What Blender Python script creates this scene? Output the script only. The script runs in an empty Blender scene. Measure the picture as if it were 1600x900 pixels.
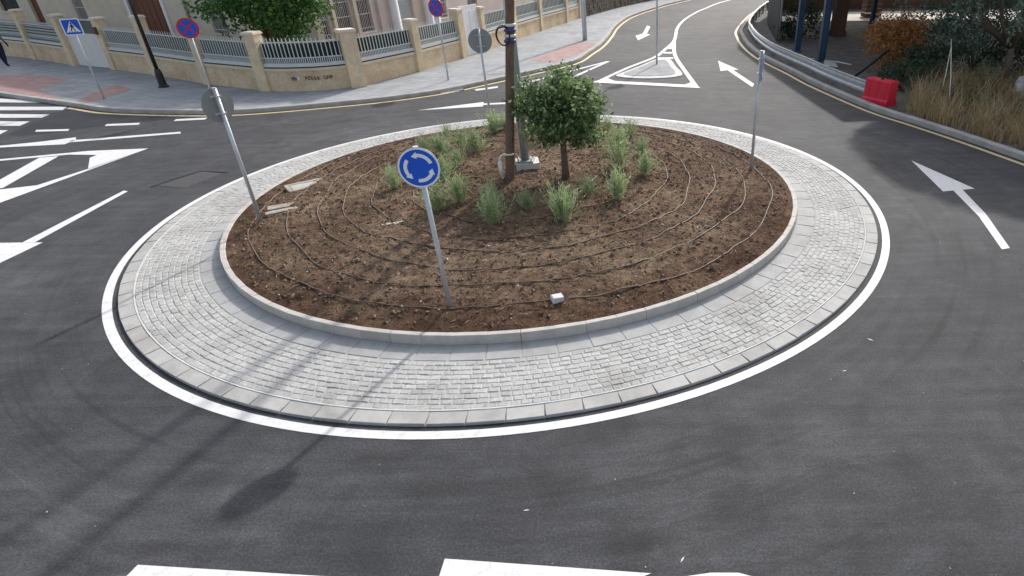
import bpy, bmesh, math, random
from mathutils import Vector, Matrix, noise
from mathutils.geometry import tessellate_polygon
random.seed(7)
SC = bpy.context.scene
COL = SC.collection
R = math.radians
# ------------------------------------------------------------------ camera
F_PX, PITCH, ROLL = 940.0, 0.528, -0.020
cp, sp, cr, sr = math.cos(PITCH), math.sin(PITCH), math.cos(ROLL), math.sin(ROLL)
fwd = Vector((0, cp, -sp)); up0 = Vector((0, sp, cp)); right0 = Vector((1, 0, 0))
rt = cr * right0 + sr * up0
up = -sr * right0 + cr * up0
cam_data = bpy.data.cameras.new('camera')
cam = bpy.data.objects.new('camera', cam_data); COL.objects.link(cam)
m = Matrix((( rt.x, up.x, -fwd.x, 0), (rt.y, up.y, -fwd.y, 0), (rt.z, up.z, -fwd.z, 4.31), (0, 0, 0, 1)))
cam.matrix_world = m
cam_data.sensor_fit = 'HORIZONTAL'; cam_data.sensor_width = 36.0
cam_data.lens = 36.0 * F_PX / 1600.0
cam_data.shift_x = -(987 - 800) / 1600.0
cam_data.shift_y = (462 - 450) / 1600.0
cam_data.clip_start = 0.05; cam_data.clip_end = 1500
SC.camera = cam
# ------------------------------------------------------------------ light
SUN_EL = R(36.0)
SDX, SDY = 0.363, 0.932                     # horizontal direction towards the sun
world = bpy.data.worlds.new('World'); SC.world = world; world.use_nodes = True
wn = world.node_tree
sky = wn.nodes.new('ShaderNodeTexSky'); sky.sky_type = 'NISHITA'; sky.sun_disc = False
sky.sun_elevation = SUN_EL; sky.sun_rotation = math.atan2(SDX, SDY)
sky.dust_density = 3.0; sky.ozone_density = 0.4; sky.air_density = 1.0
hz = wn.nodes.new('ShaderNodeHueSaturation'); hz.inputs['Saturation'].default_value = 0.6      # thin haze
wn.links.new(sky.outputs[0], hz.inputs['Color']); wn.links.new(hz.outputs[0], wn.nodes['Background'].inputs[0])
wn.nodes['Background'].inputs[1].default_value = 0.142
sd = bpy.data.lights.new('sun', 'SUN'); sd.energy = 2.2; sd.angle = R(1.2); sd.color = (1.0, 0.96, 0.91)
sun = bpy.data.objects.new('sun', sd); COL.objects.link(sun)
tosun = Vector((SDX * math.cos(SUN_EL), SDY * math.cos(SUN_EL), math.sin(SUN_EL))).normalized()
sun.rotation_euler = tosun.to_track_quat('Z', 'Y').to_euler(); sun.location = (8, 20, 30)
SC.view_settings.view_transform = 'Standard'; SC.view_settings.look = 'None'
SC.view_settings.gamma = 1.0; SC.view_settings.use_curve_mapping = False
SC.view_settings.exposure = 0.67

# ------------------------------------------------------------------ helpers
class MB:
    def __init__(s): s.v = []; s.f = []
    def add(s, vs, fs):
        o = len(s.v); s.v.extend([tuple(v) for v in vs]); s.f.extend([tuple(i + o for i in f) for f in fs]); return s
    def box(s, c, d, rz=0.0, M=None):
        x, y, z = d[0] / 2, d[1] / 2, d[2] / 2
        vs = [Vector((a, b, e)) for e in (-z, z) for a, b in ((-x, -y), (x, -y), (x, y), (-x, y))]
        Q = Matrix.Translation(Vector(c)) @ Matrix.Rotation(rz, 4, 'Z')
        if M is not None: Q = M @ Q
        return s.add([Q @ v for v in vs], [(3, 2, 1, 0), (4, 5, 6, 7), (0, 1, 5, 4), (1, 2, 6, 5), (2, 3, 7, 6), (3, 0, 4, 7)])
    def frame(s, O, D, N, t0, t1, n0, n1, z0, z1):
        vs = []
        for z in (z0, z1):
            for t, n in ((t0, n0), (t1, n0), (t1, n1), (t0, n1)):
                vs.append((O[0] + D[0] * t + N[0] * n, O[1] + D[1] * t + N[1] * n, z))
        f = [(3, 2, 1, 0), (4, 5, 6, 7), (0, 1, 5, 4), (1, 2, 6, 5), (2, 3, 7, 6), (3, 0, 4, 7)]
        if (D[0] * N[1] - D[1] * N[0]) * (t1 - t0) * (n1 - n0) < 0: f = [tuple(reversed(q)) for q in f]
        return s.add(vs, f)
    def tube(s, pts, rad, n=8, caps=True):
        pts = [Vector(p) for p in pts]
        if not hasattr(rad, '__len__'): rad = [rad] * len(pts)
        o = len(s.v); prev = None
        for i, p in enumerate(pts):
            t = (pts[min(i + 1, len(pts) - 1)] - pts[max(i - 1, 0)]).normalized()
            if prev is None:
                a = t.orthogonal().normalized()
            else:
                a = (prev - t * prev.dot(t)).normalized()
            prev = a; b = t.cross(a)
            for k in range(n):
                w = 2 * math.pi * k / n
                s.v.append(tuple(p + (a * math.cos(w) + b * math.sin(w)) * rad[i]))
        for i in range(len(pts) - 1):
            for k in range(n):
                q = (k + 1) % n
                s.f.append((o + i * n + k, o + i * n + q, o + (i + 1) * n + q, o + (i + 1) * n + k))
        if caps:
            s.f.append(tuple(o + k for k in reversed(range(n)))); e = o + (len(pts) - 1) * n
            s.f.append(tuple(e + k for k in range(n)))
        return s
    def lathe(s, prof, c=(0, 0, 0), n=32, close=False):
        o = len(s.v)
        for r, z in prof:
            for k in range(n):
                w = 2 * math.pi * k / n
                s.v.append((c[0] + r * math.cos(w), c[1] + r * math.sin(w), c[2] + z))
        for i in range(len(prof) - 1):
            for k in range(n):
                q = (k + 1) % n
                s.f.append((o + i * n + k, o + i * n + q, o + (i + 1) * n + q, o + (i + 1) * n + k))
        return s
    def poly(s, pts, z):
        pts = [Vector((p[0], p[1], z)) for p in pts]
        for t in tessellate_polygon([pts]):
            a, b, c = [pts[i] for i in t]
            if (b - a).cross(c - a).z < 0: b, c = c, b
            s.add([a, b, c], [(0, 1, 2)])
        return s
    def prism(s, pts, z0, z1):
        ar = sum(pts[i][0] * pts[(i + 1) % len(pts)][1] - pts[(i + 1) % len(pts)][0] * pts[i][1] for i in range(len(pts)))
        if ar < 0: pts = list(reversed(pts))
        s.poly(pts, z1)
        n = len(pts)
        vs = [(p[0], p[1], z0) for p in pts] + [(p[0], p[1], z1) for p in pts]
        return s.add(vs, [(i, (i + 1) % n, n + (i + 1) % n, n + i) for i in range(n)])
    def strip(s, line, w, z):
        """flat ribbon of width w (or list) along a 2-D line"""
        L, Q = offs(line, w)
        n = len(line)
        vs = [(p[0], p[1], z) for p in L] + [(p[0], p[1], z) for p in Q]
        return s.add(vs, [(n + i, n + i + 1, i + 1, i) for i in range(n - 1)])
    def sweep(s, line, prof):
        """profile [(offset to the right, z)] swept along a 2-D line"""
        rows = []
        for o_, z in prof:
            rows.append([(p[0], p[1], z) for p in offset(line, o_)])
        n = len(line); vs = [p for r_ in rows for p in r_]
        return s.add(vs, [(j * n + i, j * n + i + 1, (j + 1) * n + i + 1, (j + 1) * n + i) for j in range(len(prof) - 1) for i in range(n - 1)])
    def mesh(s, name, smooth=False, mat=None):
        me = bpy.data.meshes.new(name); me.from_pydata(s.v, [], s.f)
        if mat: me.materials.append(mat)
        if smooth: me.polygons.foreach_set('use_smooth', [True] * len(me.polygons))
        me.update(); return me
def offset(line, o):
    out = []
    for i in range(len(line)):
        a = line[max(i - 1, 0)]; b = line[min(i + 1, len(line) - 1)]
        dx, dy = b[0] - a[0], b[1] - a[1]; l = math.hypot(dx, dy) or 1
        out.append((line[i][0] + dy / l * o, line[i][1] - dx / l * o))
    return out
def offs(line, w):
    ws = w if hasattr(w, '__len__') else [w] * len(line)
    L = [offset(line, -x / 2)[i] for i, x in enumerate(ws)]; Q = [offset(line, x / 2)[i] for i, x in enumerate(ws)]
    return L, Q
def smoothline(pts, k=8, closed=False):
    P = [Vector((*p, 0)) if len(p) == 2 else Vector(p) for p in pts]; out = []
    n = len(P)
    for i in range(n - 1 if not closed else n):
        g = (lambda j: P[j % n]) if closed else (lambda j: P[min(max(j, 0), n - 1)])
        p0, p1, p2, p3 = g(i - 1), g(i), g(i + 1), g(i + 2)
        for q in range(k):
            t = q / k
            out.append(0.5 * ((2 * p1) + (p2 - p0) * t + (2 * p0 - 5 * p1 + 4 * p2 - p3) * t * t + (3 * p1 - p0 - 3 * p2 + p3) * t ** 3))
    if not closed: out.append(P[-1])
    return [tuple(p) if len(pts[0]) == 3 else (p.x, p.y) for p in out]
def link(name, me, parent=None, world=False):
    o = bpy.data.objects.new(name, me); COL.objects.link(o)
    if parent is not None:
        o.parent = parent
        if world: o.location = -parent.location
    return o
def obj(name, mb, mat, parent=None, smooth=False, world=False):
    return link(name, mb.mesh(name, smooth, mat), parent, world)
def tag(o, label, cat, group=None):
    o['label'] = label; o['category'] = cat
    if group: o['group'] = group
    return o
def thing(name, label, cat, loc=(0, 0, 0), rz=0.0, group=None):
    o = bpy.data.objects.new(name, None); COL.objects.link(o); o.empty_display_size = 0.2
    o.location = loc; o.rotation_euler = (0, 0, rz)
    return tag(o, label, cat, group)
def struct(name, mb, mat, smooth=False):
    o = obj(name, mb, mat, None, smooth); o['kind'] = 'structure'; return o

# ------------------------------------------------------------------ materials
class NT:
    def __init__(s, name, rough=0.8, metal=0.0, spec=0.3):
        s.m = bpy.data.materials.new(name); s.m.use_nodes = True; s.t = s.m.node_tree
        s.b = s.t.nodes['Principled BSDF']; s.b.inputs['Roughness'].default_value = rough
        s.b.inputs['Metallic'].default_value = metal; s.b.inputs['Specular IOR Level'].default_value = spec
        s._pos = None
    def n(s, typ, **kw):
        x = s.t.nodes.new(typ)
        for k, v in kw.items(): setattr(x, k, v)
        return x
    def pos(s):
        if s._pos is None: s._pos = s.n('ShaderNodeNewGeometry').outputs['Position']
        return s._pos
    def local(s): return s.n('ShaderNodeTexCoord').outputs['Object']
    def put(s, sock, val):
        if isinstance(val, bpy.types.NodeSocket): s.t.links.new(val, sock)
        else: sock.default_value = val
    def noise(s, scale, detail=4, rough=0.55, vec=None, stretch=None, dist=0.0):
        x = s.n('ShaderNodeTexNoise'); x.inputs['Scale'].default_value = scale
        x.inputs['Detail'].default_value = detail; x.inputs['Roughness'].default_value = rough
        x.inputs['Distortion'].default_value = dist
        v = vec if vec is not None else s.pos()
        if stretch:
            mp = s.n('ShaderNodeMapping'); mp.inputs['Scale'].default_value = stretch; s.t.links.new(v, mp.inputs['Vector']); v = mp.outputs[0]
        s.t.links.new(v, x.inputs['Vector']); return x.outputs['Fac']
    def ramp(s, fac, stops, interp='LINEAR'):
        x = s.n('ShaderNodeValToRGB'); s.t.links.new(fac, x.inputs[0]); e = x.color_ramp.elements
        x.color_ramp.interpolation = interp
        while len(e) < len(stops): e.new(0.5)
        for q, (p, c) in zip(e, stops):
            q.position = p; q.color = (c, c, c, 1) if not hasattr(c, '__len__') else (*c, 1)
        return x.outputs[0]
    def mix(s, fac, a, b, mode='MIX'):
        x = s.n('ShaderNodeMix', data_type='RGBA', blend_type=mode)
        s.put(x.inputs[0], fac)
        for sock, v in ((x.inputs[6], a), (x.inputs[7], b)):
            s.put(sock, v if isinstance(v, bpy.types.NodeSocket) else (*v, 1) if len(v) == 3 else v)
        return x.outputs[2]
    def math(s, op, a, b=0.0, c=0.0):
        x = s.n('ShaderNodeMath', operation=op)
        s.put(x.inputs[0], a); s.put(x.inputs[1], b); s.put(x.inputs[2], c); return x.outputs[0]
    def color(s, c):
        s.put(s.b.inputs['Base Color'], c if isinstance(c, bpy.types.NodeSocket) else (*c, 1)); return s
    def bump(s, h, strength=0.3, dist=0.01):
        x = s.n('ShaderNodeBump'); x.inputs['Strength'].default_value = strength; x.inputs['Distance'].default_value = dist
        s.t.links.new(h, x.inputs['Height']); s.t.links.new(x.outputs[0], s.b.inputs['Normal']); return s
    def rnd(s):
        a = s.n('ShaderNodeNewGeometry').outputs['Random Per Island']; b = s.n('ShaderNodeObjectInfo').outputs['Random']
        return s.math('FRACT', s.math('ADD', a, b))
def plain(name, c, var=0.15, scale=6, rough=0.7, metal=0.0, bump=0.0, bscale=80, spec=0.3, local=False):
    t = NT(name, rough, metal, spec)
    v = t.local() if local else None
    f = t.noise(scale, 5, 0.6, vec=v)
    lo = tuple(x * (1 - var) for x in c); hi = tuple(min(1, x * (1 + var)) for x in c)
    t.color(t.ramp(f, [(0.3, lo), (0.7, hi)]))
    if bump: t.bump(t.noise(bscale, 4, 0.6, vec=v), bump, 0.01)
    return t.m
def varied(name, cols, rough=0.75, scale=8, amt=0.25, bump=0.0, bscale=90, spec=0.3, stain=0.0):
    """per-piece random colour with grain on top"""
    t = NT(name, rough, 0.0, spec)
    n = len(cols)
    c = t.ramp(t.rnd(), [(i / max(1, n - 1), q) for i, q in enumerate(cols)])
    g = t.ramp(t.noise(scale, 6, 0.65), [(0.25, 1 - amt), (0.75, 1 + amt * 0.6)])
    if stain: c = t.mix(1.0, c, t.ramp(t.noise(1.1, 5, 0.7, dist=0.7), [(0.3, (1 - stain, 1 - stain * 1.03, 1 - stain * 1.1)), (0.52, (1.0, 1.0, 1.0)), (0.7, (1 + stain * .4, 1 + stain * .4, 1 + stain * .38))]), 'MULTIPLY')
    t.color(t.mix(1.0, c, g, 'MULTIPLY'))
    if bump: t.bump(t.noise(bscale, 4, 0.6), bump, 0.01)
    return t.m
def leafmat(name, cols, trans=0.25):
    t = NT(name, 0.55, 0.0, 0.35)
    c = t.ramp(t.rnd(), [(i / max(1, len(cols) - 1), q) for i, q in enumerate(cols)])
    t.color(c)
    tr = t.n('ShaderNodeBsdfTranslucent'); t.t.links.new(c, tr.inputs[0])
    mx = t.n('ShaderNodeMixShader'); mx.inputs[0].default_value = trans
    t.t.links.new(t.b.outputs[0], mx.inputs[1]); t.t.links.new(tr.outputs[0], mx.inputs[2])
    t.t.links.new(mx.outputs[0], t.t.nodes['Material Output'].inputs['Surface'])
    return t.m
CX, CY = -2.05, 11.31            # centre of the roundabout
def asphalt_mat():
    t = NT('asphalt', 0.82, 0, 0.35)
    big = t.noise(0.22, 5, 0.6)
    mid = t.noise(1.7, 6, 0.65, dist=0.6)
    fine = t.noise(42, 4, 0.8)
    sep = t.n('ShaderNodeSeparateXYZ'); t.t.links.new(t.pos(), sep.inputs[0])
    dx = t.math('SUBTRACT', sep.outputs[0], CX); dy = t.math('SUBTRACT', sep.outputs[1], CY)
    r = t.math('SQRT', t.math('ADD', t.math('MULTIPLY', dx, dx), t.math('MULTIPLY', dy, dy)))
    th = t.math('ARCTAN2', dx, t.math('MULTIPLY', dy, -1.0))
    cmb = t.n('ShaderNodeCombineXYZ'); t.put(cmb.inputs[0], t.math('MULTIPLY', r, 1.5)); t.put(cmb.inputs[1], t.math('MULTIPLY', th, 1.3))
    streak = t.noise(1.0, 5, 0.7, vec=cmb.outputs[0], dist=1.2)
    smask = t.ramp(t.math('DIVIDE', r, 20.0), [(0.33, 0.0), (0.36, 1.0), (0.52, 0.8), (0.62, 0.0)])
    base = t.ramp(big, [(0.30, (0.025, 0.0265, 0.031)), (0.50, (0.041, 0.0425, 0.0465)), (0.70, (0.064, 0.065, 0.068))])
    base = t.mix(1.0, base, t.ramp(mid, [(0.28, 0.66), (0.5, 1.0), (0.72, 1.34)]), 'MULTIPLY')
    st = t.ramp(streak, [(0.30, 0.84), (0.5, 1.0), (0.70, 1.14)])
    base = t.mix(smask, base, t.mix(1.0, base, st, 'MULTIPLY'))
    cm2 = t.n('ShaderNodeCombineXYZ'); t.put(cm2.inputs[0], t.math('MULTIPLY', r, 6.5)); t.put(cm2.inputs[1], t.math('MULTIPLY', th, 1.1)); cm2.inputs[2].default_value = 4.0
    tyre = t.ramp(t.noise(1.0, 4, 0.6, vec=cm2.outputs[0], dist=0.5), [(0.34, 0.66), (0.48, 1.0), (0.60, 1.0), (0.74, 1.42)])
    tm_ = t.math('MULTIPLY', smask, t.ramp(t.noise(0.35, 3, 0.5), [(0.38, 0.0), (0.58, 1.0)]))
    base = t.mix(tm_, base, t.mix(1.0, base, tyre, 'MULTIPLY'))
    roll = t.ramp(t.noise(1.0, 5, 0.65, stretch=(0.5, 5.0, 1.0)), [(0.32, 0.74), (0.5, 1.0), (0.70, 1.34)])
    base = t.mix(0.8, base, t.mix(1.0, base, roll, 'MULTIPLY'))
    dust = t.ramp(t.noise(1.3, 7, 0.75, dist=1.5), [(0.60, 0.0), (0.78, 0.5)])
    base = t.mix(dust, base, (0.115, 0.114, 0.112))
    oil = t.ramp(t.noise(0.9, 5, 0.7, stretch=(1, 1, 1), dist=0.8), [(0.24, 0.55), (0.36, 1.0)])
    base = t.mix(1.0, base, oil, 'MULTIPLY')
    base = t.mix(1.0, base, t.ramp(fine, [(0.3, 0.48), (0.5, 1.0), (0.70, 1.75)]), 'MULTIPLY')
    vo = t.n('ShaderNodeTexVoronoi'); vo.inputs['Scale'].default_value = 28; t.t.links.new(t.pos(), vo.inputs['Vector'])
    chips = t.ramp(vo.outputs['Distance'], [(0.0, 1.35), (0.16, 1.0)])
    base = t.mix(1.0, base, chips, 'MULTIPLY')
    t.color(base)
    t.bump(t.noise(70, 4, 0.75), 0.5, 0.008)
    return t.m
def paint_mat(name, c):
    t = NT(name, 0.6, 0, 0.3)
    w = t.noise(9, 6, 0.7); f = t.noise(90, 3, 0.7)
    k = t.ramp(w, [(0.30, 0.74), (0.46, 0.96), (0.6, 1.0)])
    t.color(t.mix(1.0, t.mix(1.0, tuple(c), k, 'MULTIPLY'), t.ramp(f, [(0.25, 0.86), (0.5, 1.0)]), 'MULTIPLY'))
    ch = t.ramp(t.noise(26, 6, 0.8), [(0.66, 0.0), (0.72, 0.75)])
    col = t.b.inputs['Base Color'].links[0].from_socket; t.color(t.mix(ch, col, (0.16, 0.16, 0.16)))
    t.bump(f, 0.25, 0.004); return t.m
def soil_mat():
    t = NT('soil', 0.95, 0, 0.1)
    a = t.noise(0.8, 5, 0.6); b = t.noise(6, 6, 0.7); c = t.noise(40, 4, 0.75)
    base = t.ramp(a, [(0.32, (0.135, 0.080, 0.054)), (0.5, (0.215, 0.142, 0.097)), (0.66, (0.285, 0.208, 0.140))])
    base = t.mix(1.0, base, t.ramp(b, [(0.30, 0.42), (0.5, 1.0), (0.72, 1.55)]), 'MULTIPLY')
    base = t.mix(t.ramp(t.noise(2.1, 6, 0.7, dist=0.5), [(0.55, 0.0), (0.70, 0.55)]), base, (0.19, 0.165, 0.085))
    base = t.mix(1.0, base, t.ramp(c, [(0.25, 0.5), (0.5, 1.0), (0.75, 1.5)]), 'MULTIPLY')
    base = t.mix(1.0, base, t.ramp(t.noise(13, 5, 0.7, dist=0.8), [(0.34, 0.42), (0.46, 1.0), (0.62, 1.05), (0.76, 1.5)]), 'MULTIPLY')
    sep = t.n('ShaderNodeSeparateXYZ'); t.t.links.new(t.pos(), sep.inputs[0])
    dx = t.math('SUBTRACT', sep.outputs[0], CX); dy = t.math('SUBTRACT', sep.outputs[1], CY)
    r = t.math('SQRT', t.math('ADD', t.math('MULTIPLY', dx, dx), t.math('MULTIPLY', dy, dy)))
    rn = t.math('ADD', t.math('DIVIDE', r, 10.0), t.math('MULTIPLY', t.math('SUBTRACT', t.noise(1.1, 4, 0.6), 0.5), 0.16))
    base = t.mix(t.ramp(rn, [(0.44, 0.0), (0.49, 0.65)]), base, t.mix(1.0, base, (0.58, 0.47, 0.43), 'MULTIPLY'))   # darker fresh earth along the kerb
    t.color(base); t.bump(t.noise(20, 7, 0.8), 1.0, 0.09); return t.m
def stone_wall_mat():
    t = NT('sandstone_render', 0.9, 0, 0.15)
    a = t.noise(1.6, 5, 0.65); b = t.noise(14, 5, 0.7)
    c = t.ramp(a, [(0.3, (0.50, 0.37, 0.235)), (0.5, (0.64, 0.495, 0.335)), (0.7, (0.70, 0.575, 0.41))])
    t.color(t.mix(1.0, c, t.ramp(b, [(0.3, 0.78), (0.7, 1.12)]), 'MULTIPLY')); t.bump(b, 0.4, 0.02); return t.m
def pavement_mat():
    t = NT('pavement_tiles', 0.85, 0, 0.2)
    br = t.n('ShaderNodeTexBrick'); br.inputs['Scale'].default_value = 1.0
    br.inputs['Brick Width'].default_value = 0.4; br.inputs['Row Height'].default_value = 0.4; br.inputs['Mortar Size'].default_value = 0.008
    mp = t.n('ShaderNodeMapping'); mp.inputs['Rotation'].default_value = (0, 0, R(28)); t.t.links.new(t.pos(), mp.inputs[0]); t.t.links.new(mp.outputs[0], br.inputs['Vector'])
    br.inputs['Color1'].default_value = (0.28, 0.292, 0.303, 1); br.inputs['Color2'].default_value = (0.33, 0.34, 0.35, 1); br.inputs['Mortar'].default_value = (0.19, 0.197, 0.205, 1)
    a = t.noise(0.7, 6, 0.65)
    t.color(t.mix(1.0, br.outputs[0], t.ramp(a, [(0.28, 0.78), (0.5, 1.0), (0.75, 1.12)]), 'MULTIPLY')); t.bump(t.noise(30), 0.2, 0.01); return t.m
M = {}
M['asphalt'] = asphalt_mat()
M['white'] = paint_mat('road_paint_white', (0.66, 0.66, 0.655))
M['yellow'] = paint_mat('road_paint_yellow', (0.66, 0.52, 0.28))
M['slab'] = varied('concrete_slab', [(0.36, 0.356, 0.34), (0.41, 0.406, 0.39), (0.385, 0.38, 0.36), (0.44, 0.435, 0.415)], scale=5, amt=0.16, bump=0.25, stain=0.2)
M['gutter'] = varied('concrete_gutter', [(0.34, 0.34, 0.335), (0.385, 0.385, 0.38), (0.36, 0.36, 0.355)], scale=5, amt=0.15, bump=0.25, stain=0.2)
M['cobble'] = varied('granite_cobble', [(0.39, 0.388, 0.374), (0.44, 0.438, 0.422), (0.41, 0.408, 0.394), (0.475, 0.472, 0.452), (0.43, 0.422, 0.40), (0.405, 0.404, 0.394)], scale=22, amt=0.24, bump=0.5, bscale=60, stain=0.26)
M['kerb'] = varied('island_kerb', [(0.43, 0.405, 0.37), (0.48, 0.455, 0.42), (0.455, 0.43, 0.40)], scale=6, amt=0.2, bump=0.3)
M['mortar'] = plain('mortar_bed', (0.375, 0.37, 0.355), 0.2, 12, 0.95, bump=0.4)
M['joint'] = plain('mortar_joint', (0.55, 0.55, 0.54), 0.12, 12, 0.9)
M['kerbfar'] = plain('pavement_kerb', (0.38, 0.365, 0.34), 0.18, 2.5, 0.85, bump=0.2)
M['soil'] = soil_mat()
M['clod'] = varied('soil_clod', [(0.12, 0.078, 0.056), (0.18, 0.125, 0.09), (0.26, 0.19, 0.135), (0.15, 0.10, 0.072)], 0.95, 20, 0.3, spec=0.1)
M['chip'] = varied('pale_gravel', [(0.30, 0.25, 0.20), (0.55, 0.50, 0.44), (0.42, 0.36, 0.28), (0.66, 0.63, 0.58)], 0.9)
M['hose'] = plain('brown_hose', (0.125, 0.082, 0.055), 0.25, 5, 0.5, spec=0.4)
M['galv'] = plain('galvanised_steel', (0.52, 0.54, 0.56), 0.12, 4, 0.42, metal=0.35, spec=0.5)
M['galvdark'] = plain('grey_green_steel', (0.30, 0.33, 0.32), 0.15, 4, 0.45, metal=0.35, spec=0.5)
M['signback'] = plain('sign_back_aluminium', (0.27, 0.29, 0.30), 0.1, 5, 0.45, metal=0.4, spec=0.5)
M['blue'] = plain('sign_blue', (0.006, 0.095, 0.58), 0.08, 3, 0.35, spec=0.5)
M['swhite'] = plain('sign_white', (0.82, 0.84, 0.88), 0.04, 3, 0.35, spec=0.5)
M['red'] = plain('sign_red', (0.55, 0.02, 0.06), 0.08, 3, 0.35, spec=0.5)
M['sblack'] = plain('sign_black', (0.02, 0.02, 0.022), 0.1, 3, 0.4)
M['bark'] = plain('bark', (0.13, 0.095, 0.07), 0.35, 14, 0.9, bump=0.6, bscale=40)
M['conc'] = plain('concrete_block', (0.58, 0.57, 0.55), 0.15, 6, 0.9, bump=0.3)
M['dustyc'] = plain('dusty_concrete', (0.33, 0.295, 0.25), 0.3, 7, 0.95, bump=0.5)
M['pvc'] = plain('white_plastic', (0.72, 0.72, 0.70), 0.06, 5, 0.4, spec=0.5)
M['bluepl'] = plain('blue_plastic', (0.05, 0.06, 0.25), 0.15, 10, 0.4, spec=0.5)
M['black'] = plain('black_paint', (0.015, 0.015, 0.017), 0.2, 6, 0.4, spec=0.5)
M['rubber'] = plain('black_cable', (0.02, 0.02, 0.022), 0.2, 8, 0.55)
M['pave'] = pavement_mat()
M['redtile'] = plain('red_tactile_tiles', (0.345, 0.225, 0.205), 0.2, 3, 0.85, bump=0.3, bscale=40)
M['wall'] = stone_wall_mat()
M['mould'] = plain('stone_moulding', (0.62, 0.53, 0.40), 0.12, 5, 0.85, bump=0.2)
M['pillar'] = plain('stone_pillar', (0.66, 0.53, 0.36), 0.16, 3.5, 0.88, bump=0.3)
M['cap'] = plain('pillar_cap', (0.68, 0.60, 0.50), 0.1, 5, 0.8)
M['fence'] = plain('white_fence_paint', (0.58, 0.60, 0.58), 0.08, 8, 0.45, spec=0.4)
M['slatgrey'] = plain('grey_slat_paint', (0.34, 0.37, 0.35), 0.12, 4, 0.6)
M['sheet'] = plain('grey_green_sheet', (0.10, 0.12, 0.112), 0.15, 3, 0.6)
M['dsheet'] = plain('dark_sheet', (0.022, 0.032, 0.032), 0.2, 3, 0.7)
M['house'] = plain('house_render', (0.60, 0.52, 0.42), 0.10, 1.5, 0.9, bump=0.2, bscale=25)
M['housep'] = plain('house_pinkish_render', (0.62, 0.53, 0.48), 0.08, 1.5, 0.9)
M['hwhite'] = plain('white_render', (0.78, 0.77, 0.77), 0.06, 1.5, 0.85)
M['door'] = plain('brown_door', (0.15, 0.055, 0.03), 0.2, 3, 0.5)
M['glass'] = plain('dark_window', (0.10, 0.065, 0.06), 0.3, 2, 0.2, spec=0.5)
M['gate'] = plain('pale_gate', (0.66, 0.64, 0.61), 0.06, 2, 0.6)
M['grey'] = plain('grey_shutter', (0.36, 0.38, 0.39), 0.08, 2, 0.6)
M['darkstone'] = varied('dark_rubble', [(0.10, 0.085, 0.065), (0.17, 0.145, 0.11), (0.13, 0.11, 0.085)], 0.9, 4, 0.3)
M['bluesteel'] = plain('blue_steel', (0.035, 0.075, 0.135), 0.15, 3, 0.45, spec=0.45)
M['yard'] = plain('yard_ground', (0.15, 0.14, 0.13), 0.3, 2.2, 0.95, bump=0.6, bscale=25)
M['garden'] = plain('garden_ground', (0.20, 0.17, 0.13), 0.3, 1.5, 0.95, bump=0.5, bscale=20)
M['palew'] = plain('pale_tan', (0.62, 0.58, 0.52), 0.12, 1.5, 0.95)  # canes, and the painted sunlight on the yard strip
M['redpl'] = plain('red_plastic', (0.66, 0.02, 0.05), 0.1, 4, 0.45, spec=0.5)
M['roof'] = plain('canopy_sheet', (0.30, 0.31, 0.32), 0.1, 2, 0.6)
M['brick'] = plain('brown_brick', (0.13, 0.07, 0.05), 0.3, 8, 0.9, bump=0.3)
M['rock'] = plain('pale_rock', (0.52, 0.50, 0.47), 0.35, 7, 0.9, bump=0.6, bscale=14)
M['seam'] = plain('asphalt_seam', (0.012, 0.012, 0.013), 0.2, 8, 0.7)
M['patch'] = plain('asphalt_patch', (0.062, 0.062, 0.064), 0.3, 30, 0.85, bump=0.4)
def wood_mat():
    t = NT('old_pole_wood', 0.85, 0, 0.2)
    g = t.noise(6, 6, 0.7, vec=t.local(), stretch=(14, 14, 0.6))
    t.color(t.ramp(g, [(0.3, (0.10, 0.065, 0.048)), (0.5, (0.185, 0.125, 0.093)), (0.7, (0.26, 0.19, 0.145))])); t.bump(g, 0.6, 0.02); return t.m
M['wood'] = wood_mat()
M['leaf'] = leafmat('tree_leaf', [(0.06, 0.115, 0.045), (0.11, 0.185, 0.065), (0.17, 0.26, 0.095), (0.34, 0.42, 0.22), (0.09, 0.155, 0.07)], 0.45)
M['leafg'] = leafmat('garden_leaf', [(0.030, 0.085, 0.022), (0.055, 0.145, 0.030), (0.095, 0.205, 0.045), (0.035, 0.10, 0.030)], 0.35)
M['lav'] = leafmat('tuft_leaf', [(0.22, 0.30, 0.15), (0.31, 0.40, 0.19), (0.42, 0.48, 0.28), (0.27, 0.37, 0.22), (0.40, 0.41, 0.22)], 0.4)
M['orange'] = leafmat('dry_bush_leaf', [(0.34, 0.14, 0.035), (0.54, 0.25, 0.07), (0.44, 0.21, 0.08), (0.28, 0.16, 0.07)], 0.3)
M['greyleaf'] = leafmat('grey_green_leaf', [(0.085, 0.14, 0.10), (0.15, 0.215, 0.16), (0.24, 0.31, 0.24), (0.11, 0.175, 0.13)], 0.3)
M['dark_leaf'] = leafmat('shade_leaf', [(0.03, 0.055, 0.03), (0.055, 0.085, 0.045), (0.08, 0.11, 0.06)], 0.2)
M['dry'] = leafmat('dry_grass', [(0.30, 0.21, 0.10), (0.50, 0.36, 0.18), (0.24, 0.20, 0.10), (0.60, 0.47, 0.28), (0.36, 0.24, 0.12)], 0.3)
M['scrub'] = leafmat('scrub_leaf', [(0.16, 0.12, 0.06), (0.22, 0.19, 0.09), (0.12, 0.13, 0.06), (0.30, 0.20, 0.10)], 0.3)
M['purple'] = leafmat('purple_flower', [(0.28, 0.02, 0.20), (0.20, 0.03, 0.18), (0.36, 0.05, 0.26)], 0.3)
M['weed'] = leafmat('weed_leaf', [(0.12, 0.15, 0.05), (0.18, 0.19, 0.08), (0.09, 0.12, 0.04)], 0.3)
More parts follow.
